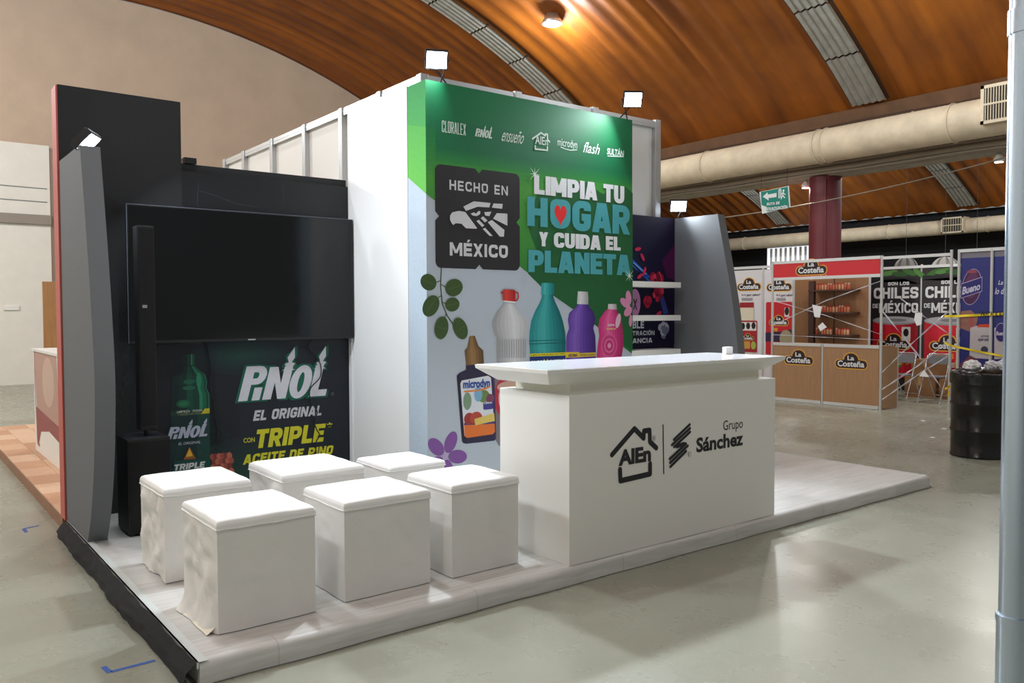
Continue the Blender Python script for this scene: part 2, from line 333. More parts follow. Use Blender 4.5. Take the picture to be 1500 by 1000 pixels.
# rear platform with parquet pieces
rear = thing('rear_platform', (0, 3.06, 0), 'low platform with warm wood parquet behind the black media wall', 'platform')
MB().box((0, 3.24, 0), (W, 9.2, H-.012)).build('deck_base', mat('parquet_side', (156,112,84), .6, vary=.2, vscale=6), rear)
PQ = [mat('parquet_%d' % i, c, .5, vary=.14, vscale=9, stretch=(6, 1, 1)) for i, c in enumerate(((222,182,148), (206,160,126), (232,198,166), (214,168,132)))]
pqm = [MB().box((0, 0, 0), (.247, .447, .012)).mesh('parquet_block', q) for q in PQ]
for i in range(5):
    for j in range(13):
        y = 3.25+j*.45+(i % 2)*.0
        o = inst(pqm[(i*3+j*7+(i*j) % 3) % 4], 'parquet_block', (i*.25+.001, y, H-.012), rear)

# ------------------------------------------------------------------ side fins
M_fin = mat('grey_textured_fin', (108,111,115), .75, vary=.06, vscale=60)
def fin(x0, x1, yb, label, k=1):
    fr = [(2.33, H), (2.20, .32), (2.09, .62), (2.03, .95), (2.015, 1.2), (2.05, 1.49), (2.116, 1.86), (2.211, 2.273), (2.307, 2.665)]
    fr = [(1.997-(2.92-y)*k, H+(z-H)*(2.52-H)/(2.67-H)) for y, z in fr] if k != 1 else fr
    zt_ = 2.67 if k == 1 else 2.52; sm = []
    for i in range(len(fr)-1):
        p0, p1, p2, p3 = fr[max(0, i-1)], fr[i], fr[i+1], fr[min(len(fr)-1, i+2)]
        for k in range(5):
            t = k/5; sm.append(tuple(.5*(2*b+(c-a)*t+(2*a-5*b+4*c-d)*t*t+(3*b-a-3*c+d)*t**3) for a, b, c, d in zip(p0, p1, p2, p3)))
    fr = sm+[fr[-1]]
    o = MB().prism(fr+[(yb, zt_), (yb, H)], 'x', x0, x1).build('side_fin', M_fin, None, (x0, yb, H), label, 'panel', 'grey curved fins of the stand')
    return o
fin(.0, .118, 3.056, 'grey curved fin standing left of the black media wall')
fin(5.286, 5.388, 1.9985, 'grey curved fin right of the floral shelf wall', .858)

# ------------------------------------------------------------------ black media wall
M_blk = mat('charcoal_board', (27,28,31), .7, vary=.1, vscale=30)
media = thing('media_wall', (1.1, 3.1, H), 'black printed media wall behind the stools', 'wall')
MB().box((.0, 3.06, H), (.839, 3.16, 3.212)).build('tall_panel', M_blk, media)
MB().box((.839, 3.10, H), (2.243, 3.2, 2.752)).build('back_panel', M_blk, media)
MB().box((-.012, 3.06, H), (-.001, 3.23, 3.205)).build('red_side_panel', mat('coral_red_laminate', (196,92,82), .55), media)
MB().box((.0, 3.162, H), (.839, 3.22, 3.2)).build('red_back_panel', mat('coral_red_laminate', (0,0,0)), media)
MB().box((.87, 3.08, 2.755), (.96, 3.2, 2.80)).build('top_clip', M_dark, media)

# ------------------------------------------------------------------ aluminium framed room in the middle
frame = thing('exhibition_frame', (3.5, 4, H), 'white-panelled aluminium frame room behind the green graphic wall', 'booth')
def post(x, y, z0, z1, s=.038):
    M = MB(); M.box((x-s, y-s, z0), (x+s, y+s, z1), .006)
    for d in (-s, s):
        for k in (-.4, .4):
            M.box((x+(k-.14)*s, y+d-.002, z0), (x+(k+.14)*s, y+d+.002, z1-.002)); M.box((x+d-.002, y+(k-.14)*s, z0), (x+d+.002, y+(k+.14)*s, z1-.002))
    return M.build('post', M_alu, frame)
ZT, FX, FY = 3.475, 2.42, 2.10
sy = [FY, 2.76, 3.49, 4.315, 5.17, 6.03, 6.69]
for y in sy: post(FX, y, H, ZT)
fx = [3.36, 4.265, 5.11]
for x in fx: post(x, FY, H, ZT+.01)
for a, b in zip(sy[:-1], sy[1:]):
    MB().box((FX-.024, a+.038, ZT-.07), (FX+.024, b-.038, ZT-.004)).box((FX-.027, a+.038, ZT-.042), (FX-.024, b-.038, ZT-.030)).build('rail', M_alu, frame)
    MB().box((FX+.012, a+.038, H), (FX+.018, b-.038, ZT-.07)).build('side_panel', M_white, frame)
for a, b in zip([FX]+fx[:-1], fx):
    MB().box((a+.038, FY-.024, ZT-.07), (b-.038, FY+.024, ZT-.004)).box((a+.038, FY-.027, ZT-.042), (b-.038, FY-.024, ZT-.03)).build('rail', M_alu, frame)
    MB().box((a+.038, FY+.012, H), (b-.038, FY+.018, ZT-.07)).build('front_panel', M_white, frame)
for y in (4.315, 6.69): post(5.11, y, H, ZT)
MB().box((5.1, 2.14, H), (5.106, 6.65, ZT-.06)).build('side_panel', M_white, frame)
MB().box((2.44, 6.71, H), (5.09, 6.716, ZT)).build('back_panel', M_white, frame)
MB().box((2.243, 2.045, H), (2.249, 3.056, 3.345)).build('smooth_side_panel', mat('white_smooth_panel', (238,240,240), .4), frame)
MB().box((2.233, 3.003, H), (2.2425, 3.055, 2.35)).build('corner_strip', mat('white_smooth_panel', (0,0,0)), frame)

# ------------------------------------------------------------------ counter
ct = thing('reception_counter', (3.12, .35, H), 'white reception counter with black logos at the platform edge', 'counter')
M_ctr = mat('white_counter_laminate', (232,231,226), .42)
MB().box((2.12, .018, H), (4.124, .69, 1.109), .003).build('body', M_ctr, ct)
MB().box((2.195, .095, 1.108), (4.03, .62, 1.172)).build('neck', mat('cream_neck', (232,228,212), .5), ct)
m = MB()
def fr_(x0, x1, y0, y1, z): return [(x0, y0, z), (x1, y0, z), (x1, y1, z), (x0, y1, z)]
V = fr_(2.035, 4.10, .095, .60, 1.171)+fr_(1.935, 4.205, -.008, .70, 1.245)+fr_(1.932, 4.208, -.011, .703, 1.266)
m.add(V, [(3,2,1,0), (8,9,10,11)]+[(i*4+j, i*4+(j+1) % 4, (i+1)*4+(j+1) % 4, (i+1)*4+j) for i in range(2) for j in range(4)])
m.build('countertop', M_ctr, ct)
MB().box((1.94, -.003, 1.266), (4.2, .695, 1.2685)).build('top_sheet', mat('gloss_white_top', (238,241,246), .12), ct)
MB().box((4.05, .40, 1.2685), (4.13, .44, 1.325), .006).build('card_holder', M_white, None, (4.09, .42, 1.2685), 'small white card holder on the far right end of the counter', 'holder')

# ------------------------------------------------------------------ stools
M_cloth = mat('white_cotton_cover', (226,224,220), .85, vary=.05, vscale=5, bump=.12, bscale=90)
M_cush = mat('white_cushion_top', (236,236,234), .7, bump=.08, bscale=60)
def stool(x0, y0, wx, wy, hs, seed, wr, label, flare=.0, top=.045, puff=.010):
    t = thing('cube_stool', (x0+wx/2, y0+wy/2, H), label, 'stool', 'white covered cube stools')
    rnd = random.Random(seed); o = Vector((rnd.uniform(-50, 50), rnd.uniform(-50, 50), 0)); z0 = H
    def side(p, q, nrm, amp, N=26):
        p, q, nrm = Vector(p), Vector(q), Vector(nrm)
        def fn(u, v):
            b = p.lerp(q, u); e = min(1, 6*u*(1-u)*1.4); vv = v
            s = noise.noise(o+Vector((b.x*6+b.y*6, b.x*3-b.y*3, v*5)))*.45+noise.noise(o+Vector((b.x*15+b.y*14, v*11+u*6, 3)))*.3+(.34-abs(noise.noise(o+Vector((u*3+v*4.5, v*3.5-u*2.5, 11)))))*.55
            fold = abs(noise.noise(o+Vector((u*2.2+v*2.6, v*1.6-u, 7))))-.22
            d = amp*(s*.9+fold*1.1)*e*min(1, 8*(1-v)+.15)
            bot = flare*amp/.02*(1-v)**6*e
            return b+nrm*(d+bot)+Vector((0, 0, z0+.004+hs*vv))
        return fn
    x1, y1 = x0+wx, y0+wy
    body = MB()
    for (p, q, nrm, a) in (((x0,y0,0), (x1,y0,0), (0,-1,0), wr[0]), ((x1,y0,0), (x1,y1,0), (1,0,0), wr[1]), ((x1,y1,0), (x0,y1,0), (0,1,0), wr[1]), ((x0,y1,0), (x0,y0,0), (-1,0,0), wr[2])):
        body.grid(side(p, q, nrm, a), 26, 26)
    body.add([(x0,y0,z0+hs), (x1,y0,z0+hs), (x1,y1,z0+hs), (x0,y1,z0+hs)], [(0,1,2,3)])
    cv = body.build('cover', M_cloth, t)
    # cushion lid: rounded slab, slightly puffed and soft at the corners
    g = MB(); N = 18; i0 = .004; r_ = top*.48
    def lid(u, v, z):
        x = x0-i0+(wx+2*i0)*u; y = y0-i0+(wy+2*i0)*v; return x, y
    def topf(u, v):
        eu, ev = min(u, 1-u)*wx, min(v, 1-v)*wy; e = min(eu, ev)
        drop = r_*(1-sqrt(max(0, 1-(1-min(1, e/r_))**2))) if e < r_ else 0
        x, y = lid(u, v, 0); pf = puff*(16*u*(1-u)*v*(1-v))**.5
        return (x, y, z0+hs+top-drop+pf+.003*noise.noise(o+Vector((x*9, y*9, 5))))
    us = [0, .008, .02, .04, .07]+[.1+.8*i/N for i in range(N+1)]+[.93, .96, .98, .992, 1]
    V = [topf(a, b) for a in us for b in us]; L = len(us)
    g.add(V, [(i*L+j, (i+1)*L+j, (i+1)*L+j+1, i*L+j+1) for i in range(L-1) for j in range(L-1)], True)
    ring = [(us[i], 0) for i in range(L)]+[(1, us[i]) for i in range(1, L)]+[(us[L-1-i], 1) for i in range(1, L)]+[(0, us[L-1-i]) for i in range(1, L-1)]
    V2 = [topf(a, b) for a, b in ring]; n2 = len(V2)
    V3 = [((p[0]+(x0+wx/2-p[0])*.0), p[1], z0+hs+.001+.003*noise.noise(o+Vector((p[0]*14, p[1]*14, 1)))) for p in V2]
    g.add(V2+V3, [(i, (i+1) % n2, n2+(i+1) % n2, n2+i) for i in range(n2)], True)
    g.add(V3[::-1], [tuple(range(n2))])
    cu = g.build('cushion_lid', M_cush, t)
    hh = [(x, y, z0+hs+.002+.004*noise.noise(o+Vector((x*11, y*11, 2)))) for (x, y, _) in V3]
    MB().tube(hh, .0045, 5, closed=True).build('seam_piping', M_cush, cu)
    if flare:
        MB().grid(lambda u, v: (x0-.004-.045*v-.01*noise.noise((u*5, v, seed)), y0+.02+(wy-.05)*u, z0+.004+.035*(1-v)**2+.006*sin(pi*v)), 14, 4).build('loose_hem', mat('yellowed_hem', (232,226,208), .8), cv)
    return t
stool(.160, .245, .480, .53, .485, 1, (.007, .008, .046), 'front left white cube stool with crumpled side and yellowed hem', flare=.02)
stool(.168, 1.150, .478, .50, .478, 2, (.008, .008, .044), 'white cube stool nearest the black speaker with a crumpled side')
stool(.812, .272, .512, .49, .472, 3, (.006, .006, .008), 'front middle white cube stool with neat side below a lipped lid')
stool(1.456, .252, .468, .47, .478, 4, (.003, .004, .006), 'front right white cube stool beside the counter')
stool(.842, 1.150, .538, .55, .470, 5, (.014, .008, .032), 'white cube stool in the back row below the yellow lettering', top=.05)
stool(1.472, .975, .405, .44, .486, 6, (.004, .004, .006), 'smallest white cube stool in front of the purple flower', top=.03)

# ------------------------------------------------------------------ television, cables, speaker
tv = thing('television', (1.33, 2.99, 1.36), 'large black flat television mounted on the dark wall', 'television')
MB().box((.414, 2.955, 1.372), (2.232, 3.0, 2.394), .004).build('casing', mat('tv_casing', (20,20,22), .4), tv)
MB().box((.424, 2.951, 1.392), (2.222, 2.9545, 2.384)).build('screen', mat('tv_glass', (5,5,6), .13, spec=.45), tv)
MB().box((.4125, 2.9525, 2.3925), (2.2335, 2.957, 2.3965)).build('bezel', mat('grey_bezel', (96,100,112), .35), tv); MB().box((.4115, 2.9525, 1.372), (.4155, 2.957, 2.3965)).build('bezel', mat('grey_bezel', (0,0,0)), tv)
MB().box((.7, 3.0, 1.6), (1.9, 3.056, 2.2)).build('wall_mount', M_dark, tv)
MB().box((1.3, 2.949, 1.376), (1.36, 2.951, 1.386)).build('badge', M_alu, tv)
M_cable = mat('black_cable', (10,10,11), .5)
def cable(pts, label):
    P = [Vector(p) for p in pts]; out = []
    for i in range(len(P)-1):
        p0, p1, p2, p3 = P[max(0, i-1)], P[i], P[i+1], P[min(len(P)-1, i+2)]
        for k in range(8):
            t = k/8; out.append(.5*((2*p1)+(p2-p0)*t+(2*p0-5*p1+4*p2-p3)*t*t+(3*p1-p0-3*p2+p3)*t**3))
    out.append(P[-1]); return MB().tube(out, .005, 6).build('power_cable', M_cable, None, out[0], label, 'cable')
cq = [(1.886,1.367),(1.85,1.301),(1.906,1.232),(1.955,1.149),(1.951,1.042),(1.86,0.946),(1.865,0.845),(1.921,0.746),(1.892,0.681),(1.912,0.598),(1.941,0.542),(1.904,0.477),(1.909,0.355)]
cable([(u, 3.035, v) for u, v in cq], 'black cable snaking down across the large white lettering')
cq = [(0.995,1.375),(1.015,1.263),(1.031,1.126),(1.021,1.014),(1.046,0.901),(1.057,0.775),(1.073,0.673),(1.065,0.549)]
cable([(u, 3.035, v) for u, v in cq], 'thin black cable hanging beside the printed green bottle')
sp = thing('column_speaker', (.38, 2.43, H), 'black column loudspeaker on its subwoofer beside the television', 'speaker')
M_spk = mat('speaker_black', (6,6,7), .55)
sub_ = MB().box((.240, 2.29, H+.012), (.516, 2.60, .757), .012).build('subwoofer', M_spk, sp)
MB().box((.25, 2.284, .13), (.506, 2.289, .735)).build('front_grille', mat('speaker_mesh', (5,5,6), .8), sub_)
MB().box((.262, 2.3, .757), (.5, 2.59, .761)).build('top_plate', mat('speaker_satin', (40,42,50), .3), sub_)
for x in (.27, .485):
    for y in (2.32, 2.57): MB().lathe([(.016, 0), (.014, .014)], (x, y, H), 10).build('rubber_foot', M_dark, sub_)
c_ = MB().box((.345, 2.37, .80), (.455, 2.49, 2.185), .01).build('column_array', M_spk, sp)
MB().lathe([(.02, .0), (.02, .05)], (.40, 2.43, .755), 12).build('coupling_pole', M_dark, sp)
MB().box((.353, 2.366, .83), (.447, 2.37, 2.16)).build('array_grille', mat('speaker_mesh', (0,0,0)), c_)
MB().box((.37, 2.364, 1.63), (.40, 2.366, 1.65)).build('badge', M_alu, c_)

# ------------------------------------------------------------------ blue shelf wall on the right
niche = thing('shelf_wall', (4.9, 2.03, H), 'dark blue floral shelf wall between green wall and grey fin', 'wall')
MB().box((4.452, 2.0, H), (5.285, 2.05, 2.52)).build('panel', mat('navy_print_board', (14,18,62), .4), niche)
for z in (1.850, 1.534, 1.208):
    MB().box((4.455, 1.785, z-.026), (5.135, 1.999, z+.026), .004).build('shelf', M_white, niche)

# ------------------------------------------------------------------ floodlights
M_led = mat('led_panel_glow', (225,238,255), .4, emit=38)
def flood(base, c, d, label, sx=.15, sy=.12, pw=1, spr=150):
    """base: foot on the stand, c: lamp centre, d: direction the panel looks"""
    t = thing('floodlight', base, label, 'floodlight', 'white led floodlights on the stand')
    q = Vector(d).to_track_quat('-Z', 'Y').to_matrix().to_4x4(); M = Matrix.Translation(Vector(c)) @ q
    hs_ = MB().box((-sx/2-.012, -sy/2-.012, -.012), (sx/2+.012, sy/2+.012, .03), .006, M).build('housing', M_dark, t)
    for i in range(6): MB().box((-sx/2+.01+i*sx/6, -sy/2, .03), (-sx/2+.018+i*sx/6, sy/2, .05), 0, M).build('cooling_fin', M_dark, hs_)
    MB().box((-sx/2, -sy/2, -.0145), (sx/2, sy/2, -.0125), 0, M).build('led_panel', M_led, t)
    b = Vector(base); s_ = MB()
    for k in (-1, 1):
        e = M @ Vector((k*(sx/2+.02), 0, .01)); f0 = b+Vector((k*.05, 0, 0))
        s_.tube([f0, (f0+e)/2+Vector((0, 0, .03)), e], .006, 6)
    s_.build('bracket_arm', M_dark, t)
    area('flood_light', M @ Vector((0, 0, -.03)), d, sx, sy, FLOOD_W*pw, (.86, .93, 1), t, spr)
    return t
flood((2.50, 1.90, 3.337), (2.355, 1.79, 3.505), (-.50, -1, -.62), 'led floodlight on the left top corner of the green wall')
flood((4.36, 1.80, 3.337), (4.355, 1.68, 3.49), (-.62, -1, -.62), 'led floodlight on the right top end of the green wall')
flood((.055, 2.66, 2.668), (.07, 2.44, 2.712), (.75, -.42, -.80), 'led floodlight on top of the left grey fin', .17, .13, .8)
flood((5.32, 1.95, 2.521), (5.285, 1.955, 2.64), (-.62, -1, -.40), 'led floodlight on top of the right grey fin', .15, .10, .5, 110)

# ------------------------------------------------------------------ steel pole close to the camera
pole = thing('steel_pole', (.4725, -2.986, 0), 'shiny steel pole close to the camera at the right edge', 'pole')
M_chrome = mat('polished_steel', (190,205,222), .22, .9)
MB().lathe([(.0265, .0), (.0265, 3.6)], (.4725, -2.986, 0), 40).build('tube', M_chrome, pole)
for z0, z1, r_ in ((.0, 1.066, .0295), (1.066, 1.078, .031), (2.06, 2.10, .029), (.0, .012, .09)):
    MB().lathe([(r_, z0), (r_, z1)], (.4725, -2.986, 0), 40).build('sleeve', M_chrome, pole)

# ------------------------------------------------------------------ left background
ki = thing('kiosk', (.55, 5.9, H), 'white kiosk counter with faded brown graphic behind the red panel', 'kiosk')
MB().box((.30, 5.05, H), (.86, 6.72, 1.19), .004).build('body', M_white, ki)
MB().box((.285, 5.03, 1.19), (.875, 6.74, 1.214)).build('top', M_white, ki)
cab = thing('wood_partition', (1.3, 10.2, 0), 'light brown folding wood partition by the white end wall', 'partition')
for i in range(5): MB().box((.87+i*.3, 10+.08*(i % 2), 0), (1.16+i*.3, 10.04+.08*(i % 2), 2.05+.03*(i % 2)), .004).build('wood_panel', mat('honey_wood', (188,142,92), .55, vary=.25, vscale=5, stretch=(8, 8, .6)), cab)
for i in range(4): MB().box((1.155+i*.3, 10, 0), (1.175+i*.3, 10.09, 2.1)).build('hinge_strip', mat('honey_wood', (0,0,0)), cab)
M_tape = mat('blue_masking_tape', (52,92,170), .7)
def tapel(pts, label):
    s_ = MB()
    for (a, b) in pts:
        a, b = Vector((*a, .0012)), Vector((*b, .0012)); n_ = (b-a).normalized().cross(Vector((0, 0, 1)))*.012
        s_.add([a-n_, b-n_, b+n_, a+n_], [(0, 1, 2, 3)])
        s_.add([p-Vector((0, 0, .001)) for p in (a-n_, b-n_, b+n_, a+n_)], [(3, 2, 1, 0)])
    return s_.build('floor_tape', M_tape, None, (*pts[0][0], 0), label, 'tape', 'blue tape marks on the floor')
tapel([((-.281, .48), (-.272, .395)), ((-.265, .40), (-.079, .407))], 'blue tape corner mark on the floor near the platform corner')
tapel([((-.223, 3.46), (-.222, 3.33)), ((-.215, 3.46), (-.12, 3.50))], 'blue tape corner mark on the floor beside the parquet platform')

# ------------------------------------------------------------------ printing: flat ink shapes and lettering
def inkmat():
    m = bpy.data.materials.new('printed_ink'); m.use_nodes = True; n = m.node_tree.nodes; l = m.node_tree.links; b = n['Principled BSDF']
    a = n.new('ShaderNodeVertexColor'); a.layer_name = 'ink'; tc = n.new('ShaderNodeTexCoord'); t = n.new('ShaderNodeTexNoise'); t.inputs['Scale'].default_value = 55
    l.new(tc.outputs['Object'], t.inputs['Vector'])
    mr = n.new('ShaderNodeMapRange'); mr.inputs[3].default_value = .9; mr.inputs[4].default_value = 1.08; l.new(t.outputs[0], mr.inputs[0])
    mx = n.new('ShaderNodeVectorMath'); mx.operation = 'MULTIPLY'; l.new(a.outputs[0], mx.inputs[0]); l.new(mr.outputs[0], mx.inputs[1]); l.new(mx.outputs[0], b.inputs['Base Color'])
    b.inputs['Roughness'].default_value = .5; b.inputs['Specular IOR Level'].default_value = .35; return m
M_ink = inkmat()
GL = {}
def glyphs(txt, weight):
    """outline lettering -> flat triangles in font units, plus cap height"""
    key = (txt, weight)
    if key not in GL:
        def raw(s):
            c = bpy.data.curves.new('lettering', 'FONT'); c.body = s; c.size = 1; c.offset = weight; c.fill_mode = 'FRONT'; c.resolution_u = 3
            o = bpy.data.objects.new('lettering', c); me = o.to_mesh()
            v = [tuple(p.co[:2]) for p in me.vertices]; f = [tuple(p.vertices) for p in me.polygons]
            o.to_mesh_clear(); bpy.data.objects.remove(o); bpy.data.curves.remove(c); return v, f
        v, f = raw(txt); h = [p[1] for p in raw('H')[0]]
        GL[key] = (v, f, min(h), max(h))
    return GL[key]
PLANES = dict(G=('y', 1.777, -1), T=('y', 3.06, -1), K=('y', .018, -1), L=('x', 11.674, -1), B=('x', 13.698, -1), N=('y', 2.0, -1), U=('x', 11.612, -1), M=('x', 11.657, -1), S=('x', 13.172, -1), X=('x', .30, -1), V=('x', 2.246, -1), T2=('y', 3.06, -1))
class Ink:
    def __init__(s, plane, base=.0012, step=.00022): s.ax, s.p0, s.sg = PLANES[plane]; s.v = []; s.f = []; s.c = []; s.lay = base; s.step = step
    def P(s, u, v):
        d = s.p0-s.lay; return (u, d, v) if s.ax == 'y' else (d, -u, v)
    def poly(s, pts, col):
        k = len(s.v); s.v += [s.P(*q) for q in pts]; s.f.append(tuple(range(k, k+len(pts)))); s.c.append(lin(col)); s.lay += s.step; return s
    def many(s, polys, col):
        for q in polys: s.poly(q, col); s.lay -= s.step
        s.lay += s.step; return s
    def ell(s, c, rx, ry, col, n=20, rot=0, a0=0, a1=2*pi):
        ca, sa = cos(rot), sin(rot); k = n if a1-a0 > 6.28 else n+1
        return s.poly([(c[0]+rx*cos(t)*ca-ry*sin(t)*sa, c[1]+rx*cos(t)*sa+ry*sin(t)*ca) for t in [a0+(a1-a0)*i/n for i in range(k)]], col)
    def stroke(s, pts, wd, col, round_=True, closed=False):
        if closed: pts = list(pts)+[pts[0]]
        for a, b in zip(pts[:-1], pts[1:]):
            dx, dy = b[0]-a[0], b[1]-a[1]; L = math.hypot(dx, dy) or 1e-6; nx, ny = -dy/L*wd/2, dx/L*wd/2
            s.poly([(a[0]-nx, a[1]-ny), (b[0]-nx, b[1]-ny), (b[0]+nx, b[1]+ny), (a[0]+nx, a[1]+ny)], col); s.lay -= s.step*.5
            if round_: s.ell(a, wd/2, wd/2, col, 10); s.lay -= s.step*1.02; s.ell(b, wd/2, wd/2, col, 10); s.lay -= s.step*.9
        s.lay += s.step*2; return s
    def rrect(s, u0, v0, u1, v1, r, col, n=5):
        p = []
        for cx, cy, a in ((u1-r, v1-r, 0), (u0+r, v1-r, 1), (u0+r, v0+r, 2), (u1-r, v0+r, 3)):
            p += [(cx+r*cos((a+i/n)*pi/2), cy+r*sin((a+i/n)*pi/2)) for i in range(n+1)]
        return s.poly(p, col)
    def text(s, txt, q, col, weight=.0, shear=0, rise=0):
        """baseline-left corner q[0] and cap-height right corner q[1]; rise: climb of the baseline"""
        (u0, v0), (u1, v1) = q; v, f, h0, h1 = glyphs(txt, weight)
        x0, x1 = min(p[0] for p in v), max(p[0] for p in v); k = len(s.v)
        for x, y in v:
            t = (x-x0)/(x1-x0); w_ = (y-h0)/(h1-h0); s.v.append(s.P(u0+(u1-u0)*t+shear*(v1-v0)*(w_-.5), v0+(v1-v0)*w_+rise*t))
        s.f += [tuple(i+k for i in g) for g in f]; s.c += [lin(col)]*len(f); s.lay += s.step; return s
    def bands(s, lo, hi, cols):
        """vertical gradient between two polylines of equal length (lo at bottom, hi on top)"""
        n = len(cols)
        for i, c in enumerate(cols):
            a = [(p[0]+(q[0]-p[0])*i/n, p[1]+(q[1]-p[1])*i/n) for p, q in zip(lo, hi)]; b = [(p[0]+(q[0]-p[0])*(i+1)/n, p[1]+(q[1]-p[1])*(i+1)/n) for p, q in zip(lo, hi)]
            s.poly(a+b[::-1], c); s.lay -= s.step
        s.lay += s.step; return s
    def bottle(s, left, right, shades, lean=0):
        """picture of a bottle: matching left and right outlines, columns of ink from shades [(t, rgb)...]"""
        for (t0, c), (t1, _) in zip(shades[:-1], shades[1:]):
            a = [(l[0]+(r[0]-l[0])*t0, l[1]+(r[1]-l[1])*t0) for l, r in zip(left, right)]; b = [(l[0]+(r[0]-l[0])*t1, l[1]+(r[1]-l[1])*t1) for l, r in zip(left, right)]
            for i in range(len(a)-1): s.poly([a[i], b[i], b[i+1], a[i+1]], c); s.lay -= s.step
        s.lay += s.step; return s
    def build(s, name, parent, label=None):
        off = ORI.get(parent, Vector((0, 0, 0))); me = bpy.data.meshes.new(name)
        me.from_pydata([tuple(Vector(p)-off) for p in s.v], [], s.f); me.materials.append(M_ink)
        ca = me.color_attributes.new('ink', 'FLOAT_COLOR', 'CORNER'); d = []
        for p, c in zip(me.polygons, s.c): d += [c[0], c[1], c[2], 1]*p.loop_total
        ca.data.foreach_set('color', d)
        o = bpy.data.objects.new(name, me); link(o, parent); ORI[o] = off
        if label: o['label'] = label
        return o
# heavy block lettering built from strokes
def rnd_path(p, r, n=5):
    out = [p[0]]
    for a, b, c in zip(p[:-2], p[1:-1], p[2:]):
        a, b, c = Vector(a), Vector(b), Vector(c); d1, d2 = (a-b), (c-b); k = min(r, d1.length*.48, d2.length*.48)
        q0, q1 = b+d1.normalized()*k, b+d2.normalized()*k
        for i in range(n+1):
            t = i/n; out.append(tuple(q0*(1-t)**2+b*2*t*(1-t)+q1*t*t))
    return out+[p[-1]]
def strip(p, tx, ty):
    """outline quads of a path with separate stem widths for upright and level runs"""
    P_ = [Vector(q) for q in p]; L_, R_ = [], []
    for i, q in enumerate(P_):
        d0 = (q-P_[i-1]).normalized() if i else None; d1 = (P_[i+1]-q).normalized() if i < len(P_)-1 else None
        d0 = d0 or d1; d1 = d1 or d0; n0, n1 = Vector((-d0.y, d0.x)), Vector((-d1.y, d1.x)); m_ = n0+n1; m_ = m_/max(.35, m_.dot(n0)) if m_.length > 1e-6 else n0
        o = Vector((m_.x*tx/2, m_.y*ty/2)); L_.append(tuple(q+o)); R_.append(tuple(q-o))
    return [[R_[i], R_[i+1], L_[i+1], L_[i]] for i in range(len(P_)-1)]
GW = dict(I=.36, M=1.3, W=1.3, N=1.06, L=.84, E=.88, F=.86, T=.95, Y=1.02, A=1.08, V=1.05, X=1.02, K=1.05)
BASE = {'Á': 'A', 'É': 'E', 'Í': 'I', 'Ó': 'O', 'Ú': 'U', 'Ñ': 'N'}
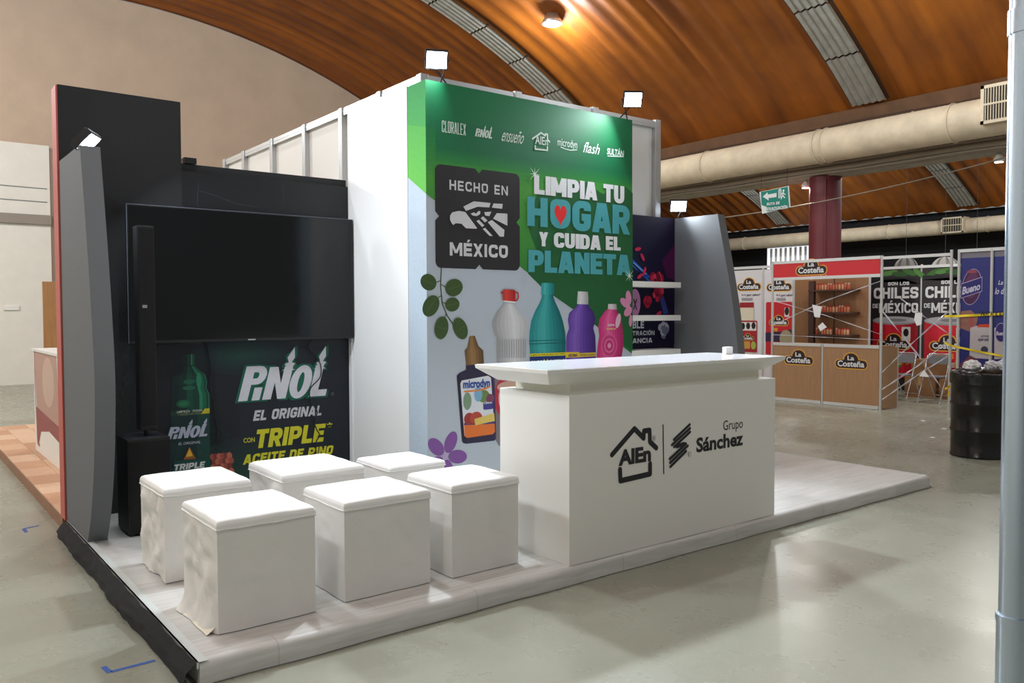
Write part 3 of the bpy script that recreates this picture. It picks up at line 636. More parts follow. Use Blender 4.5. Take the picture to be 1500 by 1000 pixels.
def block_glyph(ch, x0, w_, h, tx, ty, r):
    acc = ch if ch in BASE else None; c = BASE.get(ch, ch); L, R_ = x0+tx/2, x0+w_-tx/2; B, T = ty/2, h-ty/2; xc = x0+w_/2; M_ = h*.5; out = []
    def S(*p, rd=r): out.extend(strip(rnd_path(list(p), rd) if rd else list(p), tx, ty))
    def para(xa, xb, ya=0, yb=h, k=1.0): out.append([(xa-tx*k/2, ya), (xa+tx*k/2, ya), (xb+tx*k/2, yb), (xb-tx*k/2, yb)])
    def bar(x, ya=0, yb=h): para(x, x, ya, yb)
    def hor(xa, xb, y): out.append([(xa, y-ty/2), (xb, y-ty/2), (xb, y+ty/2), (xa, y+ty/2)])
    if c == 'A': para(x0+tx*.5, xc-tx*.18); para(x0+w_-tx*.5, xc+tx*.18); hor(x0+w_*.24, x0+w_*.76, h*.27)
    elif c == 'B': bar(L); S((L, T), (R_-tx*.1, T), (R_-tx*.1, M_), (L, M_)); S((L, M_), (R_, M_), (R_, B), (L, B))
    elif c == 'C': S((R_, h*.66), (R_, T), (L, T), (L, B), (R_, B), (R_, h*.34))
    elif c == 'D': bar(L); S((L, T), (R_, T), (R_, B), (L, B))
    elif c == 'E': bar(L); hor(L, x0+w_, T); hor(L, x0+w_*.93, M_); hor(L, x0+w_, B)
    elif c == 'F': bar(L); hor(L, x0+w_, T); hor(L, x0+w_*.93, M_)
    elif c == 'G': S((R_, h*.68), (R_, T), (L, T), (L, B), (R_, B), (R_, h*.5)); hor(xc, x0+w_, h*.46)
    elif c == 'H': bar(L); bar(R_); hor(L, R_, M_)
    elif c == 'I': bar(xc)
    elif c == 'L': bar(L); hor(L, x0+w_, B)
    elif c == 'M': bar(L); bar(R_); para(xc, L+tx*.1, h*.2, h, .95); para(xc, R_-tx*.1, h*.2, h, .95)
    elif c == 'N': bar(L); bar(R_); para(R_, L, 0, h, .95)
    elif c == 'O': S((xc, T), (L, T), (L, B), (R_, B), (R_, T), (xc, T))
    elif c == 'P': bar(L); S((L, T), (R_, T), (R_, h*.42), (L, h*.42))
    elif c == 'R': bar(L); S((L, T), (R_, T), (R_, h*.46), (L, h*.46)); para(x0+w_-tx*.45, xc+tx*.1, 0, h*.46)
    elif c == 'S': S((R_, h*.68), (R_, T), (L, T), (L, M_), (R_, M_), (R_, B), (L, B), (L, h*.32))
    elif c == 'T': bar(xc); hor(x0, x0+w_, T)
    elif c == 'U': S((L, h), (L, B), (R_, B), (R_, h))
    elif c == 'V': para(xc-tx*.18, x0+tx*.5); para(xc+tx*.18, x0+w_-tx*.5)
    elif c == 'X': para(x0+tx*.55, x0+w_-tx*.55, 0, h, 1.1); para(x0+w_-tx*.55, x0+tx*.55, 0, h, 1.1)
    elif c == 'Y': bar(xc, 0, h*.5); para(xc, x0+tx*.55, h*.38, h); para(xc, x0+w_-tx*.55, h*.38, h)
    elif c == 'Z': hor(x0, x0+w_, T); hor(x0, x0+w_, B); para(L, R_, B, T)
    elif c == '1': bar(xc); para(xc-tx*.6, xc, h*.72, h)
    if acc in ('Á', 'É', 'Í', 'Ó', 'Ú'): out.append([(xc-tx*.35, h*1.07), (xc+tx*.35, h*1.07), (xc+tx*.95, h*1.27), (xc+tx*.05, h*1.27)])
    if acc == 'Ñ': hor(xc-w_*.25, xc+w_*.25, h*1.14)
    return out
def block(ik, txt, q, col, wt=.30, gap=.10, sp=.45, shear=0, hor=None, rd=.5):
    """heavy sans lettering; wt: stem width as part of a letter's width"""
    (u0, v0), (u1, v1) = q; h = v1-v0; ws = [sp if c == ' ' else GW.get(BASE.get(c, c), 1) for c in txt]
    unit = (u1-u0)/(sum(ws)+gap*(len(txt)-1)); tx = wt*unit; ty = min(hor*h if hor else tx, h*.24); x = 0
    for c, w_ in zip(txt, ws):
        if c != ' ':
            for p in block_glyph(c, x, w_*unit if c not in 'IÍ' else max(w_*unit, tx), h, tx, ty, rd*unit):
                ik.poly([(u0+a+shear*(b-h/2), v0+b) for a, b in p], col); ik.lay -= ik.step*.985
        x += (w_+gap)*unit
    ik.lay += ik.step*2; return ik

def mixc(a, b, t): return tuple(x+(y-x)*t for x, y in zip(a, b))
def cyl_shades(dark, mid, light, n=9, hi=.3):
    out = []
    for i in range(n):
        t = (i+.5)/n; d = abs(t-hi)/max(hi, 1-hi); c = mixc(light, mid, min(1, d*2)) if d < .5 else mixc(mid, dark, min(1, d*2-1)); out.append((i/n, c))
    return out+[(1, dark)]
WHT = (222,224,226)

# ------------------------------------------------------------------ the green graphic wall
gw = thing('graphic_wall', (3.35, 1.9, H), 'tall green graphic wall with slogan and printed bottles', 'wall')
MB().box((2.247, 1.777, H), (4.45, 2.043, 3.337)).build('fabric_box', mat('pale_grey_fabric', (176,186,196), .6), gw)
ik = Ink('G', .0004, .0001)
ink_top = [(2.234,3.34),(4.456,3.356)]; diag = [(2.227,2.485),(4.463,1.209)]
zt = 3.337; gx0, gx1 = 2.247, 4.45; zd0, zd1 = diag[0][1], diag[1][1]
dk, lt = (0, 104, 62), (66, 146, 52)
NB = 60
for i in range(NB):          # green field: dark band on top, lighter middle, deeper again low on the right
    z1_ = zt-(zt-zd1)*i/NB; z0_ = zt-(zt-zd1)*(i+1)/NB
    t = (i+.5)/NB
    c = mixc((2,112,66), (4,108,62), t/.17) if t < .17 else (mixc((10,112,58), (70,148,52), (t-.17)/.17) if t < .34 else mixc((70,148,52), (38,110,56), (t-.34)/.66))
    def xl(z): return gx0 if z >= zd0 else gx0+(gx1-gx0)*(zd0-z)/(zd0-zd1)
    p = [(xl(z0_), z0_), (gx1, z0_), (gx1, z1_), (xl(z1_), z1_)]
    if z0_ < zd0 < z1_: p.append((gx0, zd0))
    ik.poly(p, c); ik.lay -= ik.step
ik.lay += ik.step
hb = [(2.333,2.841),(4.457,2.954),(2.335,3.061)]
ik.poly([(hb[0][0], hb[0][1]), (gx1, hb[0][1]), (gx1, hb[2][1]), (hb[0][0], hb[2][1])], (4,104,62))
ik.bands([(hb[0][0], hb[0][1]-.10), (gx1, hb[0][1]-.10)], [(hb[0][0], hb[0][1]), (gx1, hb[0][1])], [mixc((40,130,56), (6,106,62), (j+.5)/8) for j in range(8)])
ik.build('green_print', gw)
# green wrap round the left edge of the box
iv = Ink('V', .0006, .0001); PLANES['V'] = ('x', 2.247, -1); iv.p0 = 2.247
va, vb = -2.043, -1.777; zl = [(-2.054,2.642)][0][1]
iv.bands([(va, zl), (vb, zd0)], [(va, zt), (vb, zt)], [mixc((92,182,66), (70,172,60), j/6) if j < 7 else mixc((44,160,66), (24,150,72), (j-7)/4) for j in range(12)])
iv.poly([(va, H), (vb, H), (vb, zd0), (va, zl)], (184,200,214)); iv.build('green_edge_print', gw)

def alen(ik, roof, base, txt, wd, col, weight=.012, rise=0):
    for r_ in roof: ik.stroke(r_, wd, col)
    ik.stroke(base, wd, col); ik.text('AlEn', txt, col, weight)
LG = (206, 222, 210)
block(Ink('G'), 'CLORALEX', [(2.39,2.965),(2.611,3.053)], LG, .30, .22).build('brand_lettering', gw)
def pinol(ik, q, col, back=None):
    """the forest word mark inside a box q = (lower-left, upper-right of the letters)"""
    (u0, v0), (u1, v1) = q; w_, h_ = u1-u0, v1-v0
    def T(pts): return [(u0+w_*(x+.10*(y-.5)), v0+h_*y) for x, y in pts]
    dark = back
    pine = [(-.035, 0), (-.012, .0), (-.055, -.06), (.0, .62)]
    def tree(x, y, s): return [(x-.062*s, y), (x-.02*s, y+.05*s), (x-.050*s, y+.17*s), (x-.012*s, y+.21*s), (x-.036*s, y+.33*s), (x+.012*s, y+.62*s), (x+.040*s, y+.33*s), (x+.018*s, y+.21*s), (x+.060*s, y+.17*s), (x+.03*s, y+.05*s), (x+.075*s, y)]
    P1 = [(.0, 0), (.0, 1), (.10, 1), (.10, 0)]
    bowl = [(.08, 1)]+[(.155+.092*cos(a), .73+.27*sin(a)) for a in [pi/2-i*pi/10 for i in range(11)]]+[(.08, .46)]
    hole = [(.10, .82)]+[(.140+.022*cos(a), .73+.09*sin(a)) for a in [pi/2-i*pi/6 for i in range(7)]]+[(.10, .64)]
    I_ = [(.145, 0), (.145, .37), (.232, .37), (.232, 0)]
    N_ = [(.262, 0), (.262, .95), (.358, .95), (.430, .45), (.430, .95), (.526, .95), (.526, 0), (.430, 0), (.358, .50), (.358, 0)]
    O_ = [(.660+.126*cos(a), .47+.50*sin(a)) for a in [i*pi/12 for i in range(24)]]
    Oh = [(.660+.034*cos(a), .46+.30*sin(a)) for a in [i*pi/10 for i in range(20)]]
    L_ = [(.795, 0), (.795, .95), (.892, .95), (.892, .2), (1.0, .2), (1.0, 0)]
    if dark:
        g = .028
        for sh in (P1, bowl, I_, N_, O_, L_, tree(.475, .84, 1.12), tree(.845, .84, 1.12)):
            c = (sum(p[0] for p in sh)/len(sh), sum(p[1] for p in sh)/len(sh))
            ik.poly(T([(p[0]+(g if p[0] > c[0] else -g), p[1]+(.05 if p[1] > c[1] else -.05)) for p in sh]), dark)
    hc = dark or (4,104,62)
    for sh in (P1, bowl): ik.poly(T(sh), col)
    ik.poly(T(hole), hc)
    for sh in (I_, N_, O_): ik.poly(T(sh), col)
    ik.poly(T(Oh), hc); ik.poly(T(L_), col); ik.poly(T(tree(.475, .84, 1.12)), col); ik.poly(T(tree(.845, .84, 1.12)), col)
k_ = Ink('G'); pinol(k_, [(2.705,2.971),(2.867,3.035)], LG); k_.build('brand_lettering', gw)
Ink('G').text('ensueño', [(2.97,2.967),(3.189,3.073)], LG, .004, .35).build('brand_lettering', gw)
k_ = Ink('G')
alen(k_, [[(3.278,3.023),(3.37,3.084),(3.416,3.065),(3.416,3.08),(3.439,3.08),(3.439,3.037),(3.462,3.02)]], [(3.307,2.968),(3.306,2.942),(3.437,2.947),(3.437,2.975)], [(3.305,2.986),(3.443,3.053)], .014, LG); k_.build('house_logo', gw)
k_ = Ink('G').text('microdyn', [(3.551,3.001),(3.775,3.067)], LG, .01)
k_.stroke([(3.587,2.991),(3.637,2.981),(3.697,2.977),(3.771,2.99)], .008, LG); k_.build('brand_lettering', gw)
Ink('G').text('flash', [(3.852,2.978),(4.043,3.07)], LG, .008, .35).build('brand_lettering', gw)
k_ = Ink('G').text('SULTÁN', [(4.132,2.992),(4.341,3.049)], LG, .03, .1); k_.poly([(4.132,2.982),(4.336,2.999),(4.341,2.99),(4.14,2.974)], LG); k_.build('brand_lettering', gw)
# stamp
k_ = Ink('G', .0016); q = [(2.325,1.933),(3.141,2.719)]; (a0, b0), (a1, b1) = q; r_, nt = .05, .035; mx_, my_ = (a0+a1)/2, (b0+b1)/2
def arc_(cx, cy, a): return [(cx+r_*cos((a+i/5)*pi/2), cy+r_*sin((a+i/5)*pi/2)) for i in range(6)]
k_.poly(arc_(a1-r_, b1-r_, 0)+[(mx_+nt, b1), (mx_, b1-nt), (mx_-nt, b1)]+arc_(a0+r_, b1-r_, 1)+[(a0, my_+nt), (a0+nt, my_), (a0, my_-nt)]+arc_(a0+r_, b0+r_, 2)+[(mx_-nt, b0), (mx_, b0+nt), (mx_+nt, b0)]+arc_(a1-r_, b0+r_, 3)+[(a1, my_-nt), (a1-nt, my_), (a1, my_+nt)], (40,38,40))
SW = (206,206,208)
block(k_, 'HECHO EN', [(2.456,2.535),(3.019,2.61)], SW, .24, .28, .5)
block(k_, 'MÉXICO', [(2.455,2.031),(3.017,2.133)], SW, .28, .14)
for pts in ([(2.582,2.414),(2.683,2.463),(2.844,2.462),(2.833,2.426),(2.717,2.423),(2.607,2.383)], [(2.874,2.461),(2.966,2.464),(2.959,2.425),(2.856,2.426)],
            [(2.458,2.335),(2.48,2.363),(2.541,2.378),(2.6,2.374),(2.711,2.257),(2.708,2.25),(2.606,2.248),(2.563,2.281),(2.51,2.281),(2.487,2.266),(2.474,2.279),(2.458,2.305)],
            [(2.651,2.364),(2.681,2.377),(2.702,2.368),(2.729,2.392),(2.746,2.385),(2.739,2.365),(2.708,2.349),(2.668,2.352)],
            [(2.782,2.385),(2.852,2.394),(2.831,2.357),(2.791,2.36)], [(2.905,2.386),(3.012,2.389),(3.012,2.292),(2.868,2.34)],
            [(2.746,2.335),(2.77,2.352),(2.813,2.322),(2.787,2.305)], [(2.705,2.31),(2.729,2.322),(2.782,2.281),(2.761,2.266)],
            [(2.815,2.308),(2.857,2.328),(2.981,2.256),(2.975,2.202),(2.934,2.201)], [(2.766,2.252),(2.789,2.263),(2.864,2.201),(2.832,2.201)]):
    k_.poly(pts, SW)
k_.build('stamp_logo', gw, 'black stamp with eagle head and white lettering')
# slogan with long shadow print
k_ = Ink('G', .0012)
DG = (30, 92, 48)
k_.poly([(3.852,2.736),(4.054,2.646),(4.456,2.559),(4.461,1.234),(3.379,1.797),(3.226,1.912),(3.322,2.099),(3.227,2.299),(3.323,2.569)], DG)
k_.poly([(4.185,2.728),(4.353,2.732),(4.456,2.677),(4.457,2.535),(4.054,2.599)], DG)
k_.build('slogan_shadow_print', gw)
TEAL = (72,158,164)
k_ = Ink('G', .003)
block(k_, 'LIMPIA', [(3.292,2.573),(4.011,2.73)], WHT, .40, .06); block(k_, 'TU', [(4.084,2.57),(4.346,2.728)], WHT, .40, .06)
block(k_, 'H', [(3.218,2.305),(3.438,2.547)], TEAL, .36); block(k_, 'GAR', [(3.713,2.295),(4.415,2.556)], TEAL, .38, .06); block(k_, 'O', [(3.465,2.302),(3.693,2.549)], TEAL, .38)
c_ = [(3.58,2.426)][0]; k_.ell(c_, .055, .11, TEAL)
hx, hy = .068, .085
k_.poly([(c_[0]+hx*(16*sin(t)**3)/16, c_[1]+hy*(13*cos(t)-5*cos(2*t)-2*cos(3*t)-cos(4*t))/14) for t in [i*2*pi/32 for i in range(32)]], (226,44,44))
block(k_, 'Y', [(3.341,2.144),(3.442,2.262)], WHT, .40); block(k_, 'CUIDA', [(3.504,2.14),(4.05,2.267)], WHT, .40, .06); block(k_, 'EL', [(4.111,2.145),(4.298,2.268)], WHT, .42, .06)
block(k_, 'PLANETA', [(3.226,1.925),(4.426,2.11)], TEAL, .40, .05)
for c in ([(3.295,2.734)][0], [(4.408,1.921)][0]):
    for a in (0, pi/4, pi/2, 3*pi/4):
        s_ = .055 if a in (0, pi/2) else .075
        k_.poly([(c[0]+s_*cos(a), c[1]+s_*sin(a)), (c[0]+.004*cos(a+pi/2), c[1]+.004*sin(a+pi/2)), (c[0]-s_*cos(a), c[1]-s_*sin(a)), (c[0]-.004*cos(a+pi/2), c[1]-.004*sin(a+pi/2))], (225,240,225))
k_.build('slogan_lettering', gw)
# printed plant sprig, flowers
k_ = Ink('G', .0022); SG = (58, 82, 38)
k_.stroke([(2.377,1.93),(2.369,1.794),(2.384,1.658),(2.429,1.567),(2.479,1.505)], .010, (70,84,52))
for st in ([(2.369,1.836),(2.323,1.82)], [(2.373,1.806),(2.421,1.786)], [(2.372,1.721),(2.325,1.694)], [(2.381,1.673),(2.426,1.655)], [(2.416,1.582),(2.396,1.534)]): k_.stroke(st, .007, (70,84,52))
for (c, rx, ry, ro) in (([(2.259,1.822)][0], .072, .062, -.3), ([(2.49,1.785)][0], .082, .066, .25), ([(2.279,1.643)][0], .090, .066, .9), ([(2.473,1.654)][0], .066, .054, .2), ([(2.372,1.475)][0], .062, .088, -.2), ([(2.545,1.468)][0], .062, .090, .5)):
    k_.ell(c, rx, ry, SG, 22, ro); k_.stroke([(c[0]-rx*.8*cos(ro), c[1]-rx*.8*sin(ro)), (c[0]+rx*.8*cos(ro), c[1]+rx*.8*sin(ro))], .003, (84,108,58))
k_.build('sprig_print', gw)
def petals(k_, c, R_, n, col, a0, wd=.5):
    for i in range(n):
        a = a0+2*pi*i/n; k_.ell((c[0]+R_*.58*cos(a), c[1]+R_*.58*sin(a)), R_*.44, R_*.27, col, 18, a); k_.lay -= k_.step
    k_.lay += k_.step*2
k_ = Ink('G', .0022); c = [(2.404,0.484)][0]; petals(k_, c, .20, 5, (124,78,150), 1.12); k_.ell(c, .024, .024, (184,158,200)); k_.build('purple_flower_print', gw)
k_ = Ink('G', .0022)
for c, rx, ry, ro in (([(4.405,1.722)][0], .066, .036, 1.75), ([(4.36,1.673)][0], .07, .036, 2.6), ([(4.398,1.596)][0], .058, .038, .6), ([(4.432,1.512)][0], .056, .022, 1.5)): k_.ell(c, rx, ry, (214,138,176), 16, ro)
k_.build('pink_flower_print', gw)
# printed bottles
k_ = Ink('G', .0018, .0003)
k_.bottle([(2.9,1.006),(2.901,1.181),(2.898,1.389),(2.874,1.421),(2.857,1.477),(2.863,1.533),(2.903,1.599),(2.955,1.65),(2.973,1.676)], [(3.199,0.989),(3.203,1.169),(3.204,1.382),(3.212,1.415),(3.223,1.472),(3.213,1.53),(3.146,1.599),(3.093,1.651),(3.076,1.676)], cyl_shades((150,150,152), (186,187,190), (214,214,216), 9, .62))
for i in range(13):
    a = [(2.91,1.376),(2.909,1.226),(3.191,1.37),(3.191,1.216)]; t = i/12
    k_.stroke([(a[0][0]+(a[2][0]-a[0][0])*t, a[0][1]+(a[2][1]-a[0][1])*t), (a[1][0]+(a[3][0]-a[1][0])*t, a[1][1]+(a[3][1]-a[1][1])*t)], .007, (158,158,160), False)
k_.poly([(2.963,1.689),(3.085,1.68),(3.085,1.667),(2.963,1.676)], (232,230,228))
k_.stroke([(3.081,1.76),(3.112,1.751),(3.118,1.717),(3.105,1.693),(3.081,1.686)], .012, (190,40,36))
k_.bottle([(2.955,1.689),(2.959,1.768),(2.972,1.778)], [(3.085,1.681),(3.085,1.765),(3.073,1.776)], cyl_shades((150,28,26), (188,42,36), (208,66,54), 5)); k_.poly([(2.959,1.765),(2.937,1.752),(2.939,1.743),(2.963,1.743)], (170,36,32))
k_.build('white_bottle_print', gw)
k_ = Ink('G', .0018, .0003)
TS = cyl_shades((12,92,96), (28,132,132), (66,168,164), 9, .35)
k_.bottle([(3.249,0.986),(3.246,1.25),(3.237,1.342),(3.242,1.431),(3.259,1.521),(3.302,1.603),(3.349,1.669),(3.375,1.719),(3.375,1.744)], [(3.635,0.964),(3.639,1.237),(3.642,1.332),(3.635,1.424),(3.608,1.518),(3.57,1.603),(3.528,1.67),(3.504,1.72),(3.501,1.745)], TS)
k_.bottle([(3.364,1.744),(3.369,1.827),(3.379,1.839)], [(3.512,1.746),(3.51,1.829),(3.497,1.839)], cyl_shades((14,104,108), (30,142,142), (70,176,172), 5))
for yy in (376, 392): k_.stroke([([(3.242,1.355)][0][0], [(3.242,1.355)][0][1]-(yy-376)*.0016), ([(3.635,1.346)][0][0], [(3.242,1.355)][0][1]-(yy-376)*.0016)], .006, (10,88,90), False)
k_.poly([(3.243,0.986),(3.243,1.225),(3.635,1.216),(3.635,0.964)], (24,46,110)); k_.poly([(3.243,1.224),(3.244,1.248),(3.635,1.247),(3.635,1.221)], (218,206,40))
k_.text('ELIMINA EL 99.9% DE VIRUS Y BACTERIAS', [(3.254,1.23),(3.626,1.241)], (30,50,40), .02)
k_.text('RINDE', [(3.258,1.164),(3.374,1.189)], WHT, .02); k_.text('11', [(3.391,1.16),(3.439,1.196)], (226,210,40), .03); k_.text('CUBETAS', [(3.452,1.162),(3.621,1.19)], WHT, .02); k_.build('teal_bottle_print', gw)
k_ = Ink('G', .0018, .0003)
k_.bottle([(3.644,0.963),(3.644,1.254),(3.649,1.39),(3.68,1.454),(3.665,1.526),(3.681,1.585),(3.758,1.637),(3.782,1.662)], [(3.994,0.943),(3.997,1.242),(3.989,1.383),(3.965,1.45),(3.991,1.523),(3.975,1.584),(3.917,1.637),(3.898,1.663)], cyl_shades((58,32,108), (86,52,146), (126,92,182), 9, .3))
k_.bottle([(3.772,1.662),(3.775,1.714),(3.782,1.772)], [(3.903,1.659),(3.906,1.715),(3.898,1.77)], cyl_shades((150,150,152), (190,190,192), (216,216,218), 5))
k_.poly([(3.644,0.963),(3.644,1.185),(3.994,1.172),(3.994,0.943)], (96,62,120)); k_.poly([(3.639,1.201),(3.639,1.249),(3.796,1.244),(3.796,1.199)], (214,186,44)); k_.poly([(3.796,1.2),(3.796,1.235),(3.994,1.235),(3.994,1.2)], (206,178,60))
k_.text('AROMA', [(3.667,1.205),(3.777,1.232)], (90,40,90), .03); k_.text('INTENSO Y DURADERO', [(3.809,1.21),(3.985,1.223)], (110,70,60), .02); k_.build('purple_bottle_print', gw)
k_ = Ink('G', .0018, .0003)
k_.bottle([(4.007,0.943),(4.004,1.181),(4.018,1.294),(4.037,1.382),(4.025,1.453),(4.042,1.531),(4.103,1.596),(4.139,1.619)], [(4.321,0.925),(4.315,1.169),(4.34,1.286),(4.338,1.376),(4.327,1.448),(4.314,1.529),(4.259,1.596),(4.251,1.616)], cyl_shades((160,34,92), (206,54,124), (226,104,158), 9, .4))
k_.bottle([(4.142,1.618),(4.147,1.664)], [(4.254,1.614),(4.249,1.664)], cyl_shades((150,150,150), (196,190,190), (216,214,214), 4))
c = [(4.16,1.291)][0]
for r__, cc in ((.10, (214,96,150)), (.088, (200,58,122)), (.062, (222,120,166)), (.05, (196,52,116)), (.022, (228,150,184))): k_.ell(c, r__, r__*1.05, cc, 22)
k_.text('NUEVA', [(4.14,1.465),(4.224,1.485)], WHT, .03); k_.text('FÓRMULA', [(4.125,1.433),(4.244,1.449)], (232,200,120), .03)
k_.ell([(4.269,1.512)][0], .03, .07, (216,182,196), 14, -.3); k_.build('pink_bottle_print', gw)
k_ = Ink('G', .002, .0003)      # bottle half hidden by the counter
k_.poly([(2.871,1.071),(2.961,1.066),(3.144,0.992),(3.206,0.724),(3.205,0.443),(2.918,0.514),(2.879,0.574)], (120,112,118)); k_.ell([(2.98,0.904)][0], .11, .16, (176,44,62)); k_.ell([(2.992,0.897)][0], .075, .12, (206,190,190)); k_.ell([(3.062,0.988)][0], .16, .05, (196,160,140)); k_.build('grey_bottle_print', gw)
k_ = Ink('G', .0034, .0003)
k_.poly([(2.513,1.102),(2.536,1.122),(2.599,1.144),(2.6,1.186),(2.768,1.19),(2.767,1.147),(2.869,1.103),(2.877,1.071),(2.892,0.573),(2.874,0.559),(2.598,0.561),(2.57,0.57),(2.559,0.59)], (40,32,62))
k_.poly([(2.513,1.089),(2.543,1.106),(2.598,0.57),(2.57,0.57),(2.559,0.59)], (30,24,48)); k_.poly([(2.851,1.091),(2.877,1.071),(2.892,0.573),(2.874,0.562)], (58,46,84))
k_.bottle([(2.603,1.178),(2.587,1.293),(2.616,1.321),(2.635,1.407)], [(2.773,1.187),(2.766,1.291),(2.72,1.327),(2.684,1.409)], cyl_shades((84,62,36), (118,88,52), (150,116,72), 7, .4))
k_.poly([(2.545,1.038),(2.558,1.062),(2.812,1.087),(2.841,1.069),(2.875,0.636),(2.859,0.615),(2.608,0.607),(2.581,0.625)], (214,218,224))
k_.poly([(2.578,0.713),(2.875,0.7),(2.879,0.632),(2.859,0.613),(2.608,0.607),(2.583,0.622)], (218,112,44)); k_.poly([(2.576,0.728),(2.873,0.716),(2.875,0.697),(2.578,0.709)], (70,60,120))
for c, rx, ry, cc in (([(2.627,0.755)][0], .05, .05, (150,50,46)), ([(2.694,0.758)][0], .06, .05, (176,70,50)), ([(2.766,0.926)][0], .06, .05, (104,130,70)), ([(2.831,0.901)][0], .04, .04, (120,60,90)), ([(2.714,0.945)][0], .04, .06, (120,170,200)), ([(2.609,0.897)][0], .04, .07, (120,146,120))): k_.ell(c, rx, ry, cc, 14)
k_.rrect(*[(2.762,0.817)][0], *[(2.86,0.877)][0], .012, (62,58,130)); k_.text('ELIMINA', [(2.77,0.863),(2.85,0.876)], WHT, .03)
k_.poly([(2.675,0.751),(2.87,0.783),(2.875,0.719),(2.684,0.7)], (214,190,96))
k_.text('microdyn', [(2.569,0.998),(2.829,1.064)], (36,72,150), .035); k_.stroke([(2.582,0.974),(2.686,0.974),(2.782,0.984),(2.829,1)], .012, (224,130,60)); k_.build('brown_capped_bottle_print', gw)

# ------------------------------------------------------------------ counter logos
BK = (34,34,38); KC = '@880,600,.15333'
k_ = Ink('K')
alen(k_, [[(2.465,0.728),(2.659,0.87),(2.742,0.803),(2.744,0.848),(2.795,0.848),(2.799,0.774),(2.858,0.729)]], [(2.533,0.63),(2.537,0.56),(2.8,0.57),(2.8,0.635)], [(2.52,0.652),(2.807,0.75)], .034, BK, .045)
k_.ell([(2.836,0.794)][0], .013, .017, (90,90,92), 16); k_.ell([(2.836,0.794)][0], .0105, .0145, (215,214,208), 16); k_.text('R', [(2.83,0.788),(2.842,0.799)], BK, .0)
k_.build('house_logo', ct)
k_ = Ink('K'); k_.stroke([(2.92,0.874),(2.929,0.552)], .010, BK, False); k_.build('divider_line', ct)
k_ = Ink('K')
for a in ([(3.024,0.766),(3.18,0.851)], [(3.006,0.734),(3.182,0.826)], [(3.026,0.719),(3.182,0.802)], [(3.031,0.721),(3.123,0.733),(3.052,0.716),(3.141,0.728),(2.984,0.645)], [(2.987,0.62),(3.158,0.713)], [(2.989,0.594),(3.141,0.679)]): k_.stroke(a, .019, BK)
k_.ell([(3.177,0.657)][0], .013, .017, (90,90,92), 16); k_.ell([(3.177,0.657)][0], .0105, .0145, (215,214,208), 16); k_.build('striped_logo', ct)
k_ = Ink('K'); k_.text('Grupo', [(3.528,0.78),(3.744,0.846)], BK, .002); k_.text('Sánchez', [(3.246,0.657),(3.748,0.755)], BK, .035); k_.build('lettering', ct)

# ------------------------------------------------------------------ media wall prints
PLANES['T'] = ('y', 3.06, -1)
MB().box((.839, 3.06, H), (2.242, 3.0995, 2.69)).build('front_board', mat('navy_black_board', (14,15,20), .5, vary=.3, vscale=1.5), media)
k_ = Ink('T', .0004, .0002)
NV = (24,30,40)
k_.poly([(2.289,1.309),(2.274,-0.115),(0.416,0.054),(0.44,1.359)], (20,23,30)); k_.poly([(2.289,1.309),(2.274,-0.115),(1.25,-0.032),(1.271,1.336)], NV)
for i in range(9):
    c = [(1.29,1.253)][0]; k_.ell((c[0], c[1]), .42*(1-i/9.5), .16*(1-i/9.5), mixc(NV, (24,74,60), (i+1)/11), 24)
for i in range(8):
    c = [(1.315,0.292)][0]; k_.ell((c[0], c[1]), .5*(1-i/8.5), .3*(1-i/8.5), mixc(NV, (20,70,52), (i+1)/11), 24)
k_.build('dark_forest_print', media)
k_ = Ink('T', .0034); rnd = random.Random(5)
for i in range(420):         # needles of the printed fir at the left
    t = rnd.random(); p = [(0.26,1.638),(0.455,0.616)]; u = p[0][0]+(p[1][0]-p[0][0])*(.12+.8*rnd.random()**1.3); v = p[0][1]+(p[1][1]-p[0][1])*t; a = rnd.uniform(.2, 2.9); L_ = rnd.uniform(.02, .06); g = rnd.uniform(.3, 1)
    k_.poly([(u, v), (u+L_*cos(a)+.002, v+L_*sin(a)), (u+L_*cos(a)-.002, v+L_*sin(a)+.002)], (14+int(30*g), 22+int(48*g), 20+int(36*g))); k_.lay -= k_.step
for i in range(240):
    p = [(0.964,0.347),(1.142,0.655)]; u = p[0][0]+(p[1][0]-p[0][0])*rnd.random(); v = p[0][1]+(p[1][1]-p[0][1])*rnd.random(); a = rnd.uniform(0, 3.1); L_ = rnd.uniform(.03, .07); g = rnd.random()
    k_.poly([(u, v), (u+L_*cos(a), v+L_*sin(a)), (u+L_*cos(a)-.003, v+L_*sin(a)+.003)], (20, 40+int(30*g), 36+int(16*g))); k_.lay -= k_.step
k_.build('fir_needle_print', media)
k_ = Ink('T', .0038)
for i in range(4):
    for j in range(6):
        a = [(1.039,0.451),(1.199,0.281)]; u = a[0][0]+(a[1][0]-a[0][0])*(j+.5*(i % 2))/6; v = a[0][1]+(a[1][1]-a[0][1])*i/4; k_.ell((u, v), .022, .028, ((150,74,60), (120,52,44), (176,96,76))[(i+j) % 3], 8, .4); k_.lay += .0001
k_.build('pine_cone_print', media)
k_ = Ink('T', .0036, .0003)
k_.bottle([(0.727,0.218),(0.727,0.388),(0.726,0.656),(0.722,0.862),(0.721,0.965),(0.74,1.006),(0.734,1.055),(0.749,1.112),(0.806,1.167),(0.818,1.185)], [(1.018,0.178),(1.018,0.353),(1.017,0.628),(1.022,0.84),(1.023,0.952),(0.999,1.003),(1.006,1.052),(0.991,1.109),(0.927,1.165),(0.913,1.18)], [(0, (14,36,34)), (.06, (10,34,32)), (.22, (10,46,40)), (.42, (12,74,56)), (.58, (12,60,48)), (.74, (34,128,92)), (.82, (20,98,70)), (.92, (16,66,54)), (.97, (40,110,86)), (1, (0,0,0))])
